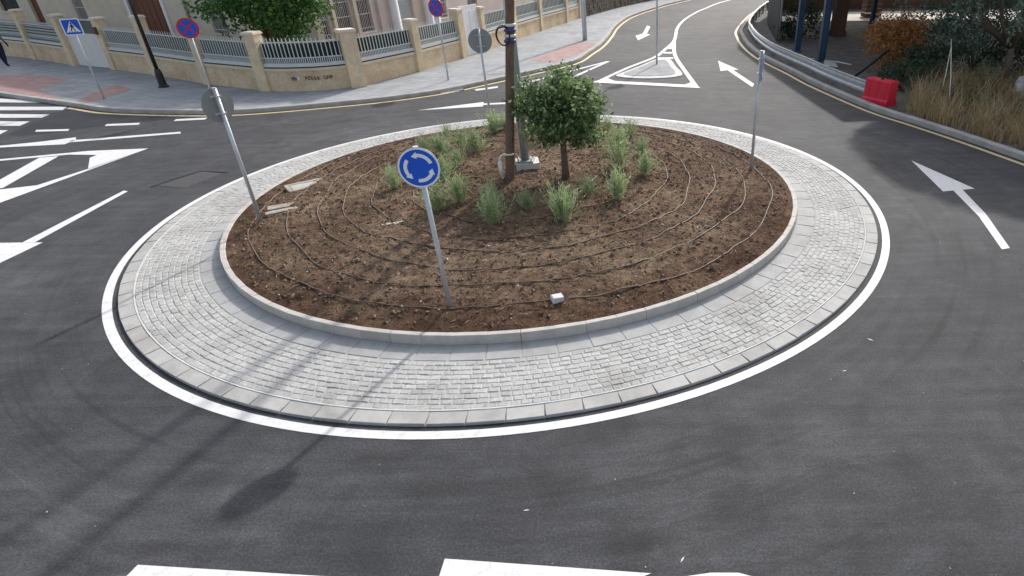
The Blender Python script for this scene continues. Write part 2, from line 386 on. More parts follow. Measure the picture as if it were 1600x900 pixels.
def person_mat():
    t = NT('clothes_and_skin', 0.85, 0, 0.2)
    sep = t.n('ShaderNodeSeparateXYZ'); t.t.links.new(t.local(), sep.inputs[0])
    t.color(t.ramp(t.math('DIVIDE', sep.outputs[2], 2.0), [(0.0, (0.03, 0.03, 0.03)), (0.045, (0.018, 0.022, 0.05)), (0.475, (0.16, 0.165, 0.18)), (0.735, (0.42, 0.27, 0.20))], 'CONSTANT'))
    t.bump(t.noise(9, 4, 0.6, vec=t.local()), 0.5, 0.03); return t.m
M['person'] = person_mat()

# ================================================================== ground and roads
g = MB(); g.add([(-400, -300, 0), (400, -300, 0), (400, 700, 0), (-400, 700, 0)], [(0, 1, 2, 3)])
struct('road', g, M['asphalt'])

# --- far pavement, its kerb and the yellow line
kerbL = smoothline([(-46, 35.5), (-34, 28.6), (-27, 24.9), (-22.4, 22.45), (-18.3, 20.50), (-16.6, 19.68), (-14.9, 19.28), (-13.4, 19.06), (-12.2, 19.02), (-11.1, 19.24), (-9.74, 19.7), (-7.97, 20.45), (-6.46, 21.5), (-5.26, 22.9), (-3.46, 25.25), (-2.23, 27.15), (-1.74, 29.45), (-1.28, 32.0), (-0.96, 35.3), (-0.61, 39.97), (0.31, 45.45), (2.4, 51.8), (4.2, 56.2), (11, 70), (24, 92)], 8)
pv = MB(); pv.poly(offset(kerbL, -0.16) + [(24 - 12, 98), (-60, 98), (-60, 50)], 0.12)
pave = struct('pavement', pv, M['pave'])
kb = MB(); kb.sweep(kerbL, [(0.0, -0.01), (0.0, 0.105), (-0.02, 0.13), (-0.16, 0.13), (-0.165, 0.10)])
kbo = struct('pavement_kerb', kb, M['kerbfar'])
i0 = min(range(len(kerbL)), key=lambda i: math.hypot(kerbL[i][0] + 18.3, kerbL[i][1] - 20.5))
yl = MB(); yl.strip(offset(kerbL[i0:], 0.17), 0.13, 0.004); yl.strip(offset(kerbL[:i0 - 24], 0.17), 0.13, 0.004); struct('yellow_kerb_line', yl, M['yellow'])
rd = MB(); rd.poly([(-26.8, 26.8), (-25.75, 26.15), (-23.73, 25.94), (-21.78, 24.8), (-21.49, 22.96), (-18.9, 20.95), (-20.05, 21.5), (-22.4, 22.7), (-24.6, 23.9)], 0.125)
rd.poly([(-18.35, 20.78), (-18.95, 22.39), (-19.07, 23.65), (-17.78, 22.6), (-17.75, 21.35), (-17.9, 20.58)], 0.125)
struct('red_tactile_paving', rd, M['redtile'])
rd = MB(); rd.poly([(-4.12, 27.35), (-2.53, 32.38), (-1.55, 32.23), (-1.95, 29.35), (-3.02, 26.6)], 0.125); struct('red_tactile_paving', rd, M['redtile'])

# --- right-hand verge, kerb, yellow line
kerbR = smoothline([(30, 72), (18, 60), (11.5, 52), (8.9, 45.9), (6.55, 37.5), (5.98, 33.75), (5.75, 30.7), (5.74, 28.1), (5.88, 26.3), (6.22, 23.7), (6.46, 21.5), (7.12, 18.0), (7.76, 16.15), (8.33, 14.5), (8.83, 12.8), (9.6, 10.2), (10.2, 7), (10.5, 2), (10.6, -8)], 8)
kb = MB(); kb.sweep(kerbR, [(0.0, -0.01), (0.0, 0.115), (-0.02, 0.135), (-0.18, 0.135), (-0.185, 0.04)]); struct('verge_kerb', kb, M['kerbfar'])
yl = MB(); yl.strip(offset(kerbR, 0.20), 0.12, 0.004); struct('yellow_edge_line', yl, M['yellow'])
yd = MB(); yd.poly(offset(kerbR, -0.17) + [(60, -8), (60, 72)], 0.06); struct('yard', yd, M['yard'])
pw = MB(); pw.poly([(12.6, 40.2), (32, 38.8), (36, 45), (13, 45.5)], 0.066); struct('sunlit_yard_strip', pw, M['palew'])  # pale colour paints the sunlit ground beyond the canopy

# --- road markings
def mark(name, polys, mat='white', z=0.004, kind='structure'):
    b = MB()
    for p in polys: b.poly(p, z)
    o = obj(name, b, M[mat]); o['kind'] = kind; return o
def arc(r0, r1, a0, a1, n):
    return [(CX + r1 * math.cos(a0 + (a1 - a0) * i / n), CY + r1 * math.sin(a0 + (a1 - a0) * i / n)) for i in range(n + 1)]
b = MB(); ringl = [(CX + 6.68 * math.cos(2 * math.pi * i / 180), CY + 6.68 * math.sin(2 * math.pi * i / 180)) for i in range(181)]
L, Q = [], []
for i in range(181):
    a = 2 * math.pi * i / 180; L.append((CX + 6.624 * math.cos(a), CY + 6.624 * math.sin(a), .004)); Q.append((CX + 6.742 * math.cos(a), CY + 6.742 * math.sin(a), .004))
b.add(L + Q, [(i, 181 + i, 182 + i, i + 1) for i in range(180)]); struct('ring_line', b, M['white'])
for ps in ([(-24.2, 22.6), (-21.26, 21.86), (-20.0, 21.25), (-23.6, 21.7)], [(-23.2, 20.95), (-18.55, 20.53), (-18.32, 20.06), (-22.7, 20.35)],
           [(-22.3, 19.95), (-18.24, 19.46), (-18.15, 19.04), (-21.8, 19.3)], [(-21.4, 18.95), (-18.12, 18.58), (-17.97, 18.06), (-20.9, 18.25)],
           [(-20.5, 17.85), (-17.88, 17.56), (-17.7, 17.1), (-20.0, 17.2)], [(-19.6, 16.8), (-17.7, 16.55), (-17.5, 16.1), (-19.2, 16.2)]):
    mark('crossing_stripe', [ps])
for ps in ([(-16.9, 17.33), (-17.04, 17.54), (-16.1, 17.56), (-15.98, 17.35)], [(-15.29, 17.83), (-15.4, 18.06), (-14.47, 18.14), (-14.35, 17.90)], [(-13.56, 18.27), (-13.64, 18.50), (-12.76, 18.61), (-12.69, 18.38)],
           [(-6.58, 21.7), (-5.89, 22.28), (-5.7, 21.93), (-6.41, 21.42)], [(-5.4, 22.05), (-4.65, 22.52), (-4.61, 22.22), (-5.28, 21.79)], [(-4.14, 22.44), (-3.35, 22.60), (-3.3, 22.36), (-4.08, 22.16)]):
    mark('give_way_dash', [ps])
mark('lane_arrow', [[(-17.3, 15.66), (-15.88, 16.23), (-15.18, 16.63), (-14.98, 16.37)], [(-17.3, 15.66), (-14.98, 16.37), (-14.94, 15.94)], [(-15.06, 16.33), (-12.55, 17.0), (-12.42, 16.82), (-14.96, 16.12)]])
mark('splitter_marking', [[(-17.2, 14.15), (-15.54, 14.69), (-13.8, 15.27), (-12.35, 15.39), (-12.62, 14.92), (-13.3, 14.90), (-14.05, 14.98), (-15.45, 14.55), (-17.1, 13.98)],
                          [(-12.62, 13.73), (-13.29, 14.66), (-13.30, 14.90), (-12.62, 14.92), (-12.35, 15.39)],
                          [(-13.55, 11.0), (-14.1, 12.2), (-13.5, 12.46), (-12.92, 12.68), (-12.66, 13.73), (-12.35, 15.39), (-12.80, 11.61), (-13.1, 10.7)]])
mark('hatch_stripe', [[(-13.90, 12.40), (-14.62, 14.76), (-14.22, 14.86), (-13.55, 12.55)]])
mark('hatch_stripe', [[(-15.6, 13.3), (-15.75, 14.42), (-15.4, 14.5), (-15.1, 13.0)]])
mark('lane_arrow', [[(-11.35, 9.66), (-10.25, 9.64), (-10.35, 8.0)], [(-10.62, 9.65), (-10.70, 12.22), (-10.58, 12.18), (-10.40, 9.65)]])
mark('crossing_stripe', [[(-4.08, 3.18), (-1.9, 2.99), (-1.9, 2.0), (-4.3, 2.0)]])
mark('crossing_stripe', [[(-1.57, 3.18), (0.11, 3.01), (-0.15, 2.90), (-0.3, 2.0), (-1.6, 2.0)]])
mark('crossing_stripe', [[(0.30, 2.2), (0.33, 2.97), (0.58, 3.005), (0.80, 3.0), (0.95, 2.95), (1.0, 2.2)]])
mark('curved_lane_arrow', [[(6.36, 13.18), (6.86, 11.34), (6.54, 11.28), (6.18, 11.22)], [(6.40, 11.25), (6.60, 11.30), (6.42, 10.05), (6.08, 8.66), (5.93, 8.62), (6.24, 9.95)]])
mark('lane_arrow', [[(3.86, 26.99), (4.37, 24.82), (4.12, 24.85), (3.64, 24.62)], [(3.93, 24.73), (4.14, 24.85), (4.46, 22.0), (4.30, 21.5)]])
mark('lane_arrow', [[(0.49, 35.6), (0.91, 36.5), (1.32, 36.02), (0.60, 33.8)], [(0.91, 36.5), (1.28, 40.3), (1.46, 39.7), (1.12, 36.2)]])
mark('lane_arrow', [[(-6.5, 19.02), (-4.66, 20.0), (-4.55, 19.37)], [(-4.62, 19.79), (-2.3, 20.05), (-2.3, 19.85), (-4.6, 19.57)]])
S1 = smoothline([(-0.98, 23.25), (0.0, 25.67), (1.25, 28.33), (1.85, 30.62), (2.47, 33.53), (2.98, 38.39), (3.65, 42.39), (4.68, 46.52), (5.93, 50.41), (9.05, 58.22), (17, 72)], 8)
b = MB(); b.strip(S1, 0.17, 0.004); struct('centre_line', b, M['white'])
b = MB(); b.strip(smoothline([(2.45, 33.4), (2.19, 29.68), (2.16, 27.53), (2.26, 24.77), (2.39, 21.7)], 8), 0.17, 0.008); struct('lane_edge_line', b, M['white'])
mark('nose_marking', [[(1.86, 30.5), (2.47, 33.6), (2.25, 30.5)]], z=0.012)
mark('nose_marking', [[(-1.35, 22.85), (-0.75, 23.6), (-0.45, 23.0), (2.02, 22.1), (2.30, 22.5), (2.52, 21.45)]], z=0.012)
mark('hatch_stripe', [[(1.60, 29.25), (1.66, 29.65), (2.08, 29.6), (2.06, 29.2)]])
mark('hatch_stripe', [[(1.28, 27.8), (1.36, 28.15), (2.02, 28.1), (2.02, 27.75)]])
b = MB(); b.strip([(-3.6, 23.2), (-2.36, 25.07), (-0.82, 27.39)], 0.15, 0.004); b.strip([(-2.7, 22.75), (-1.9, 24.41), (-0.80, 27.39)], 0.15, 0.0045); struct('give_way_triangle', b, M['white'])
# --- raised splitter island
isl = smoothline([(-0.42, 24.05), (-0.05, 24.85), (0.53, 25.98), (1.15, 27.35), (1.5, 27.7), (1.85, 27.55), (1.98, 25.67), (2.1, 24.0), (1.7, 23.45), (0.9, 23.3), (0.3, 23.4), (-0.2, 23.65)], 5, True)
b = MB(); b.prism(isl, 0.0, 0.03); so = struct('splitter_island', b, M['conc'])
ins = [(0.95 + (x - 0.95) * 0.78, 25.3 + (y - 25.3) * 0.80) for x, y in isl]
b = MB(); b.prism(ins, 0.02, 0.042); obj('paved_infill', b, M['pave'], so)
# --- repaired trench patch in the asphalt and its open seam
mark('asphalt_patch', [[(-10.19, 12.51), (-9.78, 13.42), (-9.21, 13.25), (-9.45, 12.31)]], 'patch')
b = MB(); b.strip([(-10.25, 12.40), (-10.05, 12.95), (-9.80, 13.44), (-9.1, 13.30)], 0.06, 0.008); struct('asphalt_seam', b, M['seam'])
M['darkasph'] = plain('dark_asphalt', (0.026, 0.028, 0.034), 0.3, 1.2, 0.8, bump=0.4, bscale=70)
mark('dark_asphalt', [[(-18.2, 20.2), (-16.6, 19.45), (-14.9, 19.05), (-13.0, 18.82), (-13.6, 18.5), (-14.6, 18.25), (-15.6, 17.7), (-16.3, 17.1), (-17.0, 16.9), (-17.5, 17.1), (-17.8, 18.2), (-17.95, 19.2)]], 'darkasph', 0.002)  # darker, bluer sheet of road next to the crossing
# --- paint flecks and crumbs on the asphalt
b = MB(); rr = random.Random(3)
for i in range(110):
    x, y = rr.uniform(-9, 7), rr.uniform(2.8, 9)
    if math.hypot(x - CX, y - CY) < 6.95: continue
    s = rr.choice((.003, .004, .005, .008)); b.box((x, y, s * .4), (s * rr.uniform(1, 2), s, s * .8), rr.uniform(0, 3))
o = obj('crumbs', b, M['chip']); o['kind'] = 'stuff'
b = MB()
for (x, y, l, a) in ((3.0, 6.15, .09, 2.4), (2.42, 5.55, .06, .3), (0.35, 3.1, .07, 1.0), (-1.0, 3.65, .06, .1)):
    d = Vector((math.cos(a), math.sin(a))) * l; n = Vector((-d.y, d.x)) * .12
    b.poly([(x, y), (x + d.x * .5 + n.x, y + d.y * .5 + n.y), (x + d.x, y + d.y), (x + d.x * .5 - n.x * .7, y + d.y * .5 - n.y * .7)], 0.004)
o = struct('paint_smudge', b, M['white'])

# ================================================================== the roundabout
R_OUT, R_SLAB0, R_SLAB1, R_COB0, R_COB1, R_GUT0, R_KERB1, R_KERB0 = 6.553, 6.362, 6.548, 5.52, 6.342, 5.202, 5.197, 5.115
def zap(r): return 0.035 + (R_OUT - r) * 0.045        # the apron rises towards the planting bed
SL = math.atan(0.045)
b = MB(); b.lathe([(R_OUT, -0.01), (R_OUT - .004, zap(R_OUT) - .03), (6.38, zap(6.38) - .006), (5.21, zap(5.21) - .006), (5.11, .08)], (CX, CY, 0), 160)
apron = struct('roundabout_apron', b, M['mortar'])
b = MB(); b.lathe([(6.361, zap(6.361) - .03), (6.361, zap(6.361) + .006), (6.343, zap(6.343) + .006), (6.343, zap(6.343) - .03)], (CX, CY, 0), 160)
obj('mortar_joint', b, M['joint'], apron)
def stone(lx, ly, h, ch, rnd, jit=0.0):
    """a stone with chamfered top, top at z = 0"""
    def rect(x, y, z, j):
        return [Vector((sx * x / 2 + rnd.uniform(-j, j), sy * y / 2 + rnd.uniform(-j, j), z + rnd.uniform(-j, j) * .5)) for sx, sy in ((-1, -1), (1, -1), (1, 1), (-1, 1))]
    vs = rect(lx, ly, -h, 0) + rect(lx, ly, -ch, jit) + rect(lx - 2 * ch, ly - 2 * ch, 0, jit)
    fs = [(8, 9, 10, 11)] + [(a + i, a + (i + 1) % 4, a + 4 + (i + 1) % 4, a + 4 + i) for a in (0, 4) for i in range(4)]
    return vs, fs
rs = random.Random(11)
def place(r, th, z, slope, rz=0.0):
    return Matrix.Translation((CX + r * math.cos(th), CY + r * math.sin(th), z)) @ Matrix.Rotation(th + math.pi / 2 + rz, 4, 'Z') @ Matrix.Rotation(slope, 4, 'X')
def stone_mesh(name, lx, ly, h, ch, mat, jit):
    b = MB(); b.add(*stone(lx, ly, h, ch, rs, jit)); return b.mesh(name, False, mat)
# outer edge slabs
n = 99; me = [stone_mesh('edge_slab', 2 * math.pi * 6.477 / n - .012, R_SLAB1 - R_SLAB0, .07, .006, M['slab'], .0015) for _ in range(3)]
for i in range(n):
    o = link('edge_slab', me[i % 3], apron); r = (R_SLAB0 + R_SLAB1) / 2
    o.matrix_local = place(r, R(-92.95) + 2 * math.pi * i / n, zap(r) + rs.uniform(-.003, .003), SL, rs.uniform(-.004, .004))
# gutter slabs and kerb stones round the bed
n = 80; me = [stone_mesh('gutter_slab', 2 * math.pi * 5.36 / n - .012, R_COB0 - .012 - R_GUT0, .07, .005, M['gutter'], .0015) for _ in range(3)]
mk = [stone_mesh('kerb_stone', 2 * math.pi * 5.156 / n - .001, R_KERB1 - R_KERB0, .22, .006, M['kerb'], .001) for _ in range(3)]
for i in range(n):
    th = R(-93.77) + 2 * math.pi * i / n
    o = link('gutter_slab', me[i % 3], apron); r = (R_GUT0 + R_COB0 - .012) / 2; o.matrix_local = place(r, th, zap(r) + rs.uniform(-.002, .002), SL, 0)
    o = link('kerb_stone', mk[i % 3], apron); o.matrix_local = place((R_KERB0 + R_KERB1) / 2, th + rs.uniform(-.0005, .0005), .228 + rs.uniform(-.0015, .0015), 0, rs.uniform(-.003, .003))
# granite cobbles in nine courses
cob = []
for k in range(10):
    w = (R_COB1 - R_COB0) / 10; r = R_COB0 + (k + .5) * w; th = rs.uniform(0, .1); end = th + 2 * math.pi
    while th < end - .012:
        l = rs.uniform(.095, .165)
        if (end - th) * r < .24: l = (end - th) * r
        cob.append((r + rs.uniform(-.004, .004), th + l / r / 2, l - .007, w - rs.uniform(.005, .009))); th += l / r
def campx(c): return math.hypot(CX + c[0] * math.cos(c[1]), CY + c[0] * math.sin(c[1]) - 0.0)
cob.sort(key=campx)
var = [stone_mesh('cobble', 1, 1, 1, .10, M['cobble'], .06) for _ in range(8)]
rest = MB()
for i, (r, th, l, w) in enumerate(cob):
    Mx = place(r, th, zap(r) + rs.uniform(-.003, .004), SL + rs.uniform(-.035, .035), rs.uniform(-.03, .03)) @ Matrix.Rotation(rs.uniform(-.025, .025), 4, 'Y') @ Matrix.Diagonal((l, w, .055, 1))
    if i < 300:
        o = link('cobble', var[i % 8], apron); o.matrix_local = Mx
    else:
        src = var[i % 8]
        rest.add([Mx @ v.co for v in src.vertices], [tuple(p.vertices) for p in src.polygons])
o = obj('cobbles', rest, M['cobble'], apron); o['kind'] = 'stuff'

# ------------------------------------------------------------------ planting bed
def zs0(r): return 0.208 + 0.225 * (1 - min(1, r / 5.13) ** 5)
def zs(x, y):
    r = math.hypot(x - CX, y - CY); p = Vector((x, y, 0))
    n = noise.noise(p * 1.3) * .030 + noise.noise(p * 4.7) * .026 + noise.noise(p * 11) * .022 + noise.noise(p * 23) * .014
    k = max(0, min(1, (5.1 - r) / .35))
    return zs0(r) + n * (.25 + .75 * k)
b = MB(); NR, NA = 150, 460
for i in range(NR + 1):
    r = 5.12 * (i / NR) ** .8
    for k in range(NA):
        a = 2 * math.pi * k / NA; x, y = CX + r * math.cos(a), CY + r * math.sin(a); b.v.append((x, y, zs(x, y)))
for i in range(NR):
    for k in range(NA):
        q = (k + 1) % NA; b.f.append((i * NA + k, (i + 1) * NA + k, (i + 1) * NA + q, i * NA + q))
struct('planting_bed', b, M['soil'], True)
def rndpt(rnd, rmax=5.1):
    while True:
        x, y = rnd.uniform(-rmax, rmax), rnd.uniform(-rmax, rmax)
        if x * x + y * y < rmax * rmax: return CX + x, CY + y
def clods(name, n, s0, s1, mat, seed, dense=None):
    rnd = random.Random(seed); b = MB()
    base = [Vector(p) for p in ((1, 0, 0), (-.5, .87, 0), (-.5, -.87, 0), (0, 0, .8), (.3, .3, -.5))]
    F = [(0, 1, 3), (1, 2, 3), (2, 0, 3), (0, 4, 1), (1, 4, 2), (2, 4, 0)]
    for i in range(n):
        x, y = rndpt(rnd)
        s = s0 + (s1 - s0) * rnd.random() ** 3
        if math.hypot(x - CX, y - CY) > 5.08 - s: continue
        Rm = Matrix.Rotation(rnd.uniform(0, 6.3), 3, 'Z') @ Matrix.Rotation(rnd.uniform(-.6, .6), 3, 'X')
        b.add([Rm @ Vector((v.x * s * rnd.uniform(.6, 1.4), v.y * s * rnd.uniform(.6, 1.3), v.z * s * rnd.uniform(.5, 1.1))) + Vector((x, y, zs(x, y) + s * .1)) for v in base], F)
    o = obj(name, b, mat); o['kind'] = 'stuff'
clods('soil_clods', 14000, .008, .048, M['clod'], 5)
clods('pale_gravel', 900, .008, .032, M['chip'], 6)
b = MB(); rnd = random.Random(9)          # wood chips and straw bits lying flat
for i in range(3500):
    x, y = rndpt(rnd, 5.02); l, w = rnd.uniform(.03, .10), rnd.uniform(.004, .010); a = rnd.uniform(0, 3.14)
    b.box((x, y, zs(x, y) + .008), (l, w, .006), a)
o = obj('bark_mulch', b, varied('mulch', [(0.10, 0.06, 0.04), (0.22, 0.15, 0.09), (0.33, 0.25, 0.16), (0.15, 0.09, 0.055)], 0.9)); o['kind'] = 'stuff'
b = MB(); rnd = random.Random(21)
def blade(b, p, d, h, w, bend, rnd):
    """one grass blade of two quads and a tip"""
    side = Vector((-d.y, d.x, 0)) * w / 2
    p = Vector(p); m_ = p + d * bend * h * .35 + Vector((0, 0, h * .55)); e = p + d * bend * h + Vector((0, 0, h))
    b.add([p - side, p + side, m_ + side * .8, m_ - side * .8, e], [(0, 1, 2, 3), (3, 2, 4)])
for c in range(46):
    x0, y0 = rndpt(rnd, 4.9)
    if c < 26: x0, y0 = CX + rnd.uniform(-4.8, -2.0), CY + rnd.uniform(-3.6, .3)
    for i in range(16):
        x, y = x0 + rnd.gauss(0, .09), y0 + rnd.gauss(0, .09)
        if math.hypot(x - CX, y - CY) > 5.0: continue
        a = rnd.uniform(0, 6.3); blade(b, (x, y, zs(x, y)), Vector((math.cos(a), math.sin(a), 0)), rnd.uniform(.015, .05), .012, rnd.uniform(.3, 1), rnd)
o = obj('weeds', b, M['weed']); o['kind'] = 'stuff'

# ------------------------------------------------------------------ irrigation hoses
hl = ['outermost brown irrigation hose ring on the soil, nearest the kerb', 'second brown irrigation hose ring counted from the kerb', 'third brown irrigation hose ring counted from the kerb',
      'fourth brown irrigation hose ring counted from the kerb', 'fifth brown irrigation hose ring, running just outside the plant tufts', 'innermost brown irrigation hose arc between the plant tufts']
for i, (r0, a0, a1) in enumerate(((4.70, 0, 360), (4.20, 0, 360), (3.72, 0, 360), (3.25, 0, 360), (2.80, 0, 360), (2.15, 200, 318))):
    rnd = random.Random(50 + i); pts = []; N = int((a1 - a0) / 2)
    ph = [rnd.uniform(0, 6.3) for _ in range(4)]
    for k in range(N + 1):
        a = R(a0 + (a1 - a0) * k / N)
        r = r0 + .045 * math.sin(3 * a + ph[0]) + .03 * math.sin(7 * a + ph[1]) + .018 * math.sin(17 * a + ph[2])
        x, y = CX + r * math.cos(a), CY + r * math.sin(a)
        pts.append((x, y, zs(x, y) + .010 + .010 * math.sin(11 * a + ph[3]) * math.sin(5 * a + ph[1])))
    b = MB(); b.tube(pts, .0095, 7, a1 - a0 < 359)
    tag(obj('irrigation_hose', b, M['hose'], None, True), hl[i], 'hose', 'irrigation hoses laid in rings')
for (pts, lab) in (([(-2.75, 11.1), (-2.95, 11.3), (-3.2, 11.25), (-3.4, 10.95), (-3.42, 10.7)], 'short curved pale hose end left of the wooden pole'),
                   ([(-0.62, 11.2), (-0.75, 10.85), (-0.95, 10.55), (-1.05, 10.35)], 'short curved pale hose end right of the small tree trunk')):
    b = MB(); b.tube(smoothline([(x, y, zs(x, y) + .03) for x, y in pts], 6), .014, 7); tag(obj('hose_end', b, M['hose'], None, True), lab, 'hose')

# ------------------------------------------------------------------ plant tufts
def tuft_mesh(seed, n=64):
    n = (64, 46, 78, 54, 70)[seed % 5]
    rnd = random.Random(seed); b = MB()
    for i in range(n):
        a = rnd.uniform(0, 6.3); tilt = abs(rnd.gauss(0, .42)); L = rnd.uniform(.26, .50) * (1 - .25 * tilt)
        d = Vector((math.cos(a) * math.sin(tilt), math.sin(a) * math.sin(tilt), math.cos(tilt)))
        p0 = Vector((rnd.gauss(0, .035), rnd.gauss(0, .035), -.02)); side = d.orthogonal().normalized() * .0028
        e = p0 + d * L; b.add([p0 - side, p0 + side, e], [(0, 1, 2)])
        for k in range(13):
            u = .22 + .78 * (k + rnd.random()) / 13; q = p0 + d * L * u
            f = (d * .9 + Vector((rnd.gauss(0, .55), rnd.gauss(0, .55), rnd.gauss(0, .35)))).normalized(); w = f.orthogonal().normalized() * rnd.uniform(.0035, .0065); l = rnd.uniform(.045, .085)
            b.add([q, q + f * l * .5 + w, q + f * l, q + f * l * .5 - w], [(0, 1, 2, 3)])
    if seed % 2:
        for i in range(40):
            a = rnd.uniform(0, 6.3); q = abs(rnd.gauss(0, .06))
            blade(b, (q * math.cos(a), q * math.sin(a), -.02), Vector((math.cos(a), math.sin(a), 0)), rnd.uniform(.3, .6), rnd.uniform(.006, .011), rnd.uniform(.05, .6), rnd)
    return b.mesh('plant_tuft', False, M['lav'])
tm = [tuft_mesh(60 + i) for i in range(5)]
tufts = [(-2.22, 9.09, 1.15, 'tall grey-green tuft nearest the camera, left of the pole base'), (-2.36, 9.72, 1.0, 'grey-green tuft directly behind the nearest tuft, left of the pole base'),
 (-1.73, 9.64, .85, 'small grey-green tuft in front of the wooden pole base'), (-1.10, 9.15, 1.25, 'tall upright green tuft in front of the small tree'),
 (-0.72, 10.31, .9, 'low green tuft just right of the tree trunk'), (-0.22, 10.12, 1.2, 'wide green tuft right of the low tuft by the tree trunk'),
 (-0.19, 11.76, 1.25, 'tall green tuft right of the tree, below the crown edge'), (0.31, 11.37, 1.0, 'rightmost green tuft in the planting bed'),
 (0.28, 12.64, 1.0, 'grey-green tuft behind the rightmost tuft'), (-0.24, 12.88, 1.2, 'green tuft at the right edge of the tree crown'),
 (-0.49, 14.46, 1.1, 'far green tuft right behind the tree crown'), (0.04, 14.27, .95, 'farthest right tuft in the row behind the tree'),
 (-3.39, 13.07, 1.15, 'green tuft left of the wooden pole, upper row'), (-3.52, 12.07, 1.0, 'green tuft left of the wooden pole, middle row'),
 (-4.09, 12.92, 1.1, 'green tuft right above the blue roundabout sign'), (-4.45, 13.0, 1.0, 'green tuft directly above the blue roundabout sign'),
 (-4.41, 10.83, 1.0, 'leftmost low green tuft beside the blue sign disc'), (-3.27, 9.73, 1.1, 'green tuft just right of the blue sign post, lower one'),
 (-3.01, 10.05, 1.15, 'grey-green tuft right of the blue sign post, upper one'), (-3.79, 13.55, 1.1, 'pale tuft behind the tufts left of the wooden pole'),
 (-3.30, 14.81, 1.15, 'far tuft just left of the wooden pole, near the far kerb'), (-4.35, 14.47, .9, 'far left pale tuft near the far kerb'),
 (-3.62, 11.35, 1.0, 'green tuft right of the blue sign disc'), (-3.05, 15.1, 1.0, 'farthest tuft beside the grey-backed sign post')]
for i, (x, y, s, lab) in enumerate(tufts):
    o = link('plant_tuft', tm[i % 5]); o.location = (x, y, zs(x, y)); o.rotation_euler = (0, 0, i * 1.7); k_ = 1 + .16 * math.sin(i * 2.3); o.scale = (s * 1.2 * k_, s * 1.12 * k_, s ** 1.5 * 1.02); tag(o, lab, 'plant', 'young tufts planted round the pole')

# ------------------------------------------------------------------ foliage helper
def leaves(b, rnd, n, centre, rad, size, clumps=0, cs=.25, hollow=.5, flat=0.0):
    C = Vector(centre); cl = []
    for i in range(clumps):
        while True:
            v = Vector((rnd.uniform(-1, 1), rnd.uniform(-1, 1), rnd.uniform(-1, 1)))
            if hollow < v.length < 1: break
        cl.append(v)
    for i in range(n):
        if cl:
            v = rnd.choice(cl) + Vector((rnd.gauss(0, cs), rnd.gauss(0, cs), rnd.gauss(0, cs)))
        else:
            while True:
                v = Vector((rnd.uniform(-1, 1), rnd.uniform(-1, 1), rnd.uniform(-1, 1)))
                if v.length < 1: break
        p = C + Vector((v.x * rad[0], v.y * rad[1], v.z * rad[2]))
        s = size * rnd.uniform(.6, 1.3)
        d = Vector((rnd.gauss(0, 1), rnd.gauss(0, 1), rnd.gauss(-.2, .7))).normalized()
        q = d.cross(Vector((rnd.gauss(0, 1), rnd.gauss(0, 1), rnd.gauss(0, 1)))).normalized() * s * .28
        up_ = d.cross(q).normalized() * s * .08
        b.add([p, p + d * s * .5 + q + up_, p + d * s, p + d * s * .5 - q + up_], [(0, 1, 2, 3)])
def tree(name, label, loc, trunk, limbs, crown, mat, bark='bark', group=None, cat='tree'):
    t = thing(name, label, cat, loc, 0, group)
    b = MB(); b.tube(*trunk, 9); obj('trunk', b, M[bark], t, True)
    if limbs:
        b = MB()
        for l in limbs: b.tube(*l, 6)
        obj('limbs', b, M[bark], t, True)
    obj('crown', crown, M[mat], t); return t
# small tree in the bed
rnd = random.Random(31); b = MB()
for (cx_, cy_, cz_, rx_, rz_, n_) in ((0, 0, 1.25, .60, .50, 2300), (-.38, -.1, 1.45, .42, .36, 1100), (.40, .0, 1.35, .42, .40, 1200), (.05, .25, 1.62, .42, .34, 900), (-.30, .1, 1.02, .40, .34, 800), (.34, -.15, .98, .36, .32, 700), (.15, -.25, 1.70, .30, .26, 500), (-.12, -.3, 1.25, .45, .4, 900)):
    leaves(b, rnd, int(n_ * 1.35), (cx_, cy_, cz_), (rx_, rx_, rz_), .085, 15, .20, .4)
leaves(b, rnd, 420, (0, 0, 1.30), (.93, .86, .82), .085, 34, .08, .78)
limbs = []
for i in range(9):
    a = i * .7 + .2; e = Vector((math.cos(a) * .5, math.sin(a) * .5, 1.3 + .3 * math.sin(i * 2.1))); limbs.append(([(0, 0, .62), (e.x * .45, e.y * .45, 1.0), tuple(e)], [.035, .024, .010]))
tree('small_tree', 'small round-crowned green tree standing in the planting bed', (-1.24, 11.27, zs(-1.24, 11.27) - .02), ([(0, 0, -.05), (.01, 0, .3), (0, .01, .75)], [.085, .065, .055]), limbs, b, 'leaf')

# ------------------------------------------------------------------ signs
def disc(b, r, y0, y1, n=40, z=0.0, r0=0.0):
    """disc in the XZ plane facing -Y from y0 (front) to y1 (back)"""
    o = len(b.v)
    for y in (y0, y1):
        for k in range(n):
            w = 2 * math.pi * k / n; b.v.append((r * math.cos(w), y, z + r * math.sin(w)))
    b.f.append(tuple(o + k for k in range(n))); b.f.append(tuple(o + n + k for k in reversed(range(n))))
    for k in range(n):
        q = (k + 1) % n; b.f.append((o + k, o + n + k, o + n + q, o + q))
    return b
def flat(b, pts, y, zc=0.0, th=.002):
    """thin plate in the XZ plane with front at y"""
    P = [Vector((p[0], p[1], 0)) for p in pts]
    for t in tessellate_polygon([P]):
        a, c, d = [P[i] for i in t]
        if (c - a).cross(d - a).z < 0: c, d = d, c
        b.add([(v.x, y, v.y + zc) for v in (a, c, d)], [(0, 1, 2)])
    n = len(P); ar = sum(P[i].x * P[(i + 1) % n].y - P[(i + 1) % n].x * P[i].y for i in range(n))
    Q = P if ar > 0 else list(reversed(P))
    b.add([(v.x, y, v.y + zc) for v in Q] + [(v.x, y + th, v.y + zc) for v in Q], [(i, n + i, n + (i + 1) % n, (i + 1) % n) for i in range(n)])
    return b
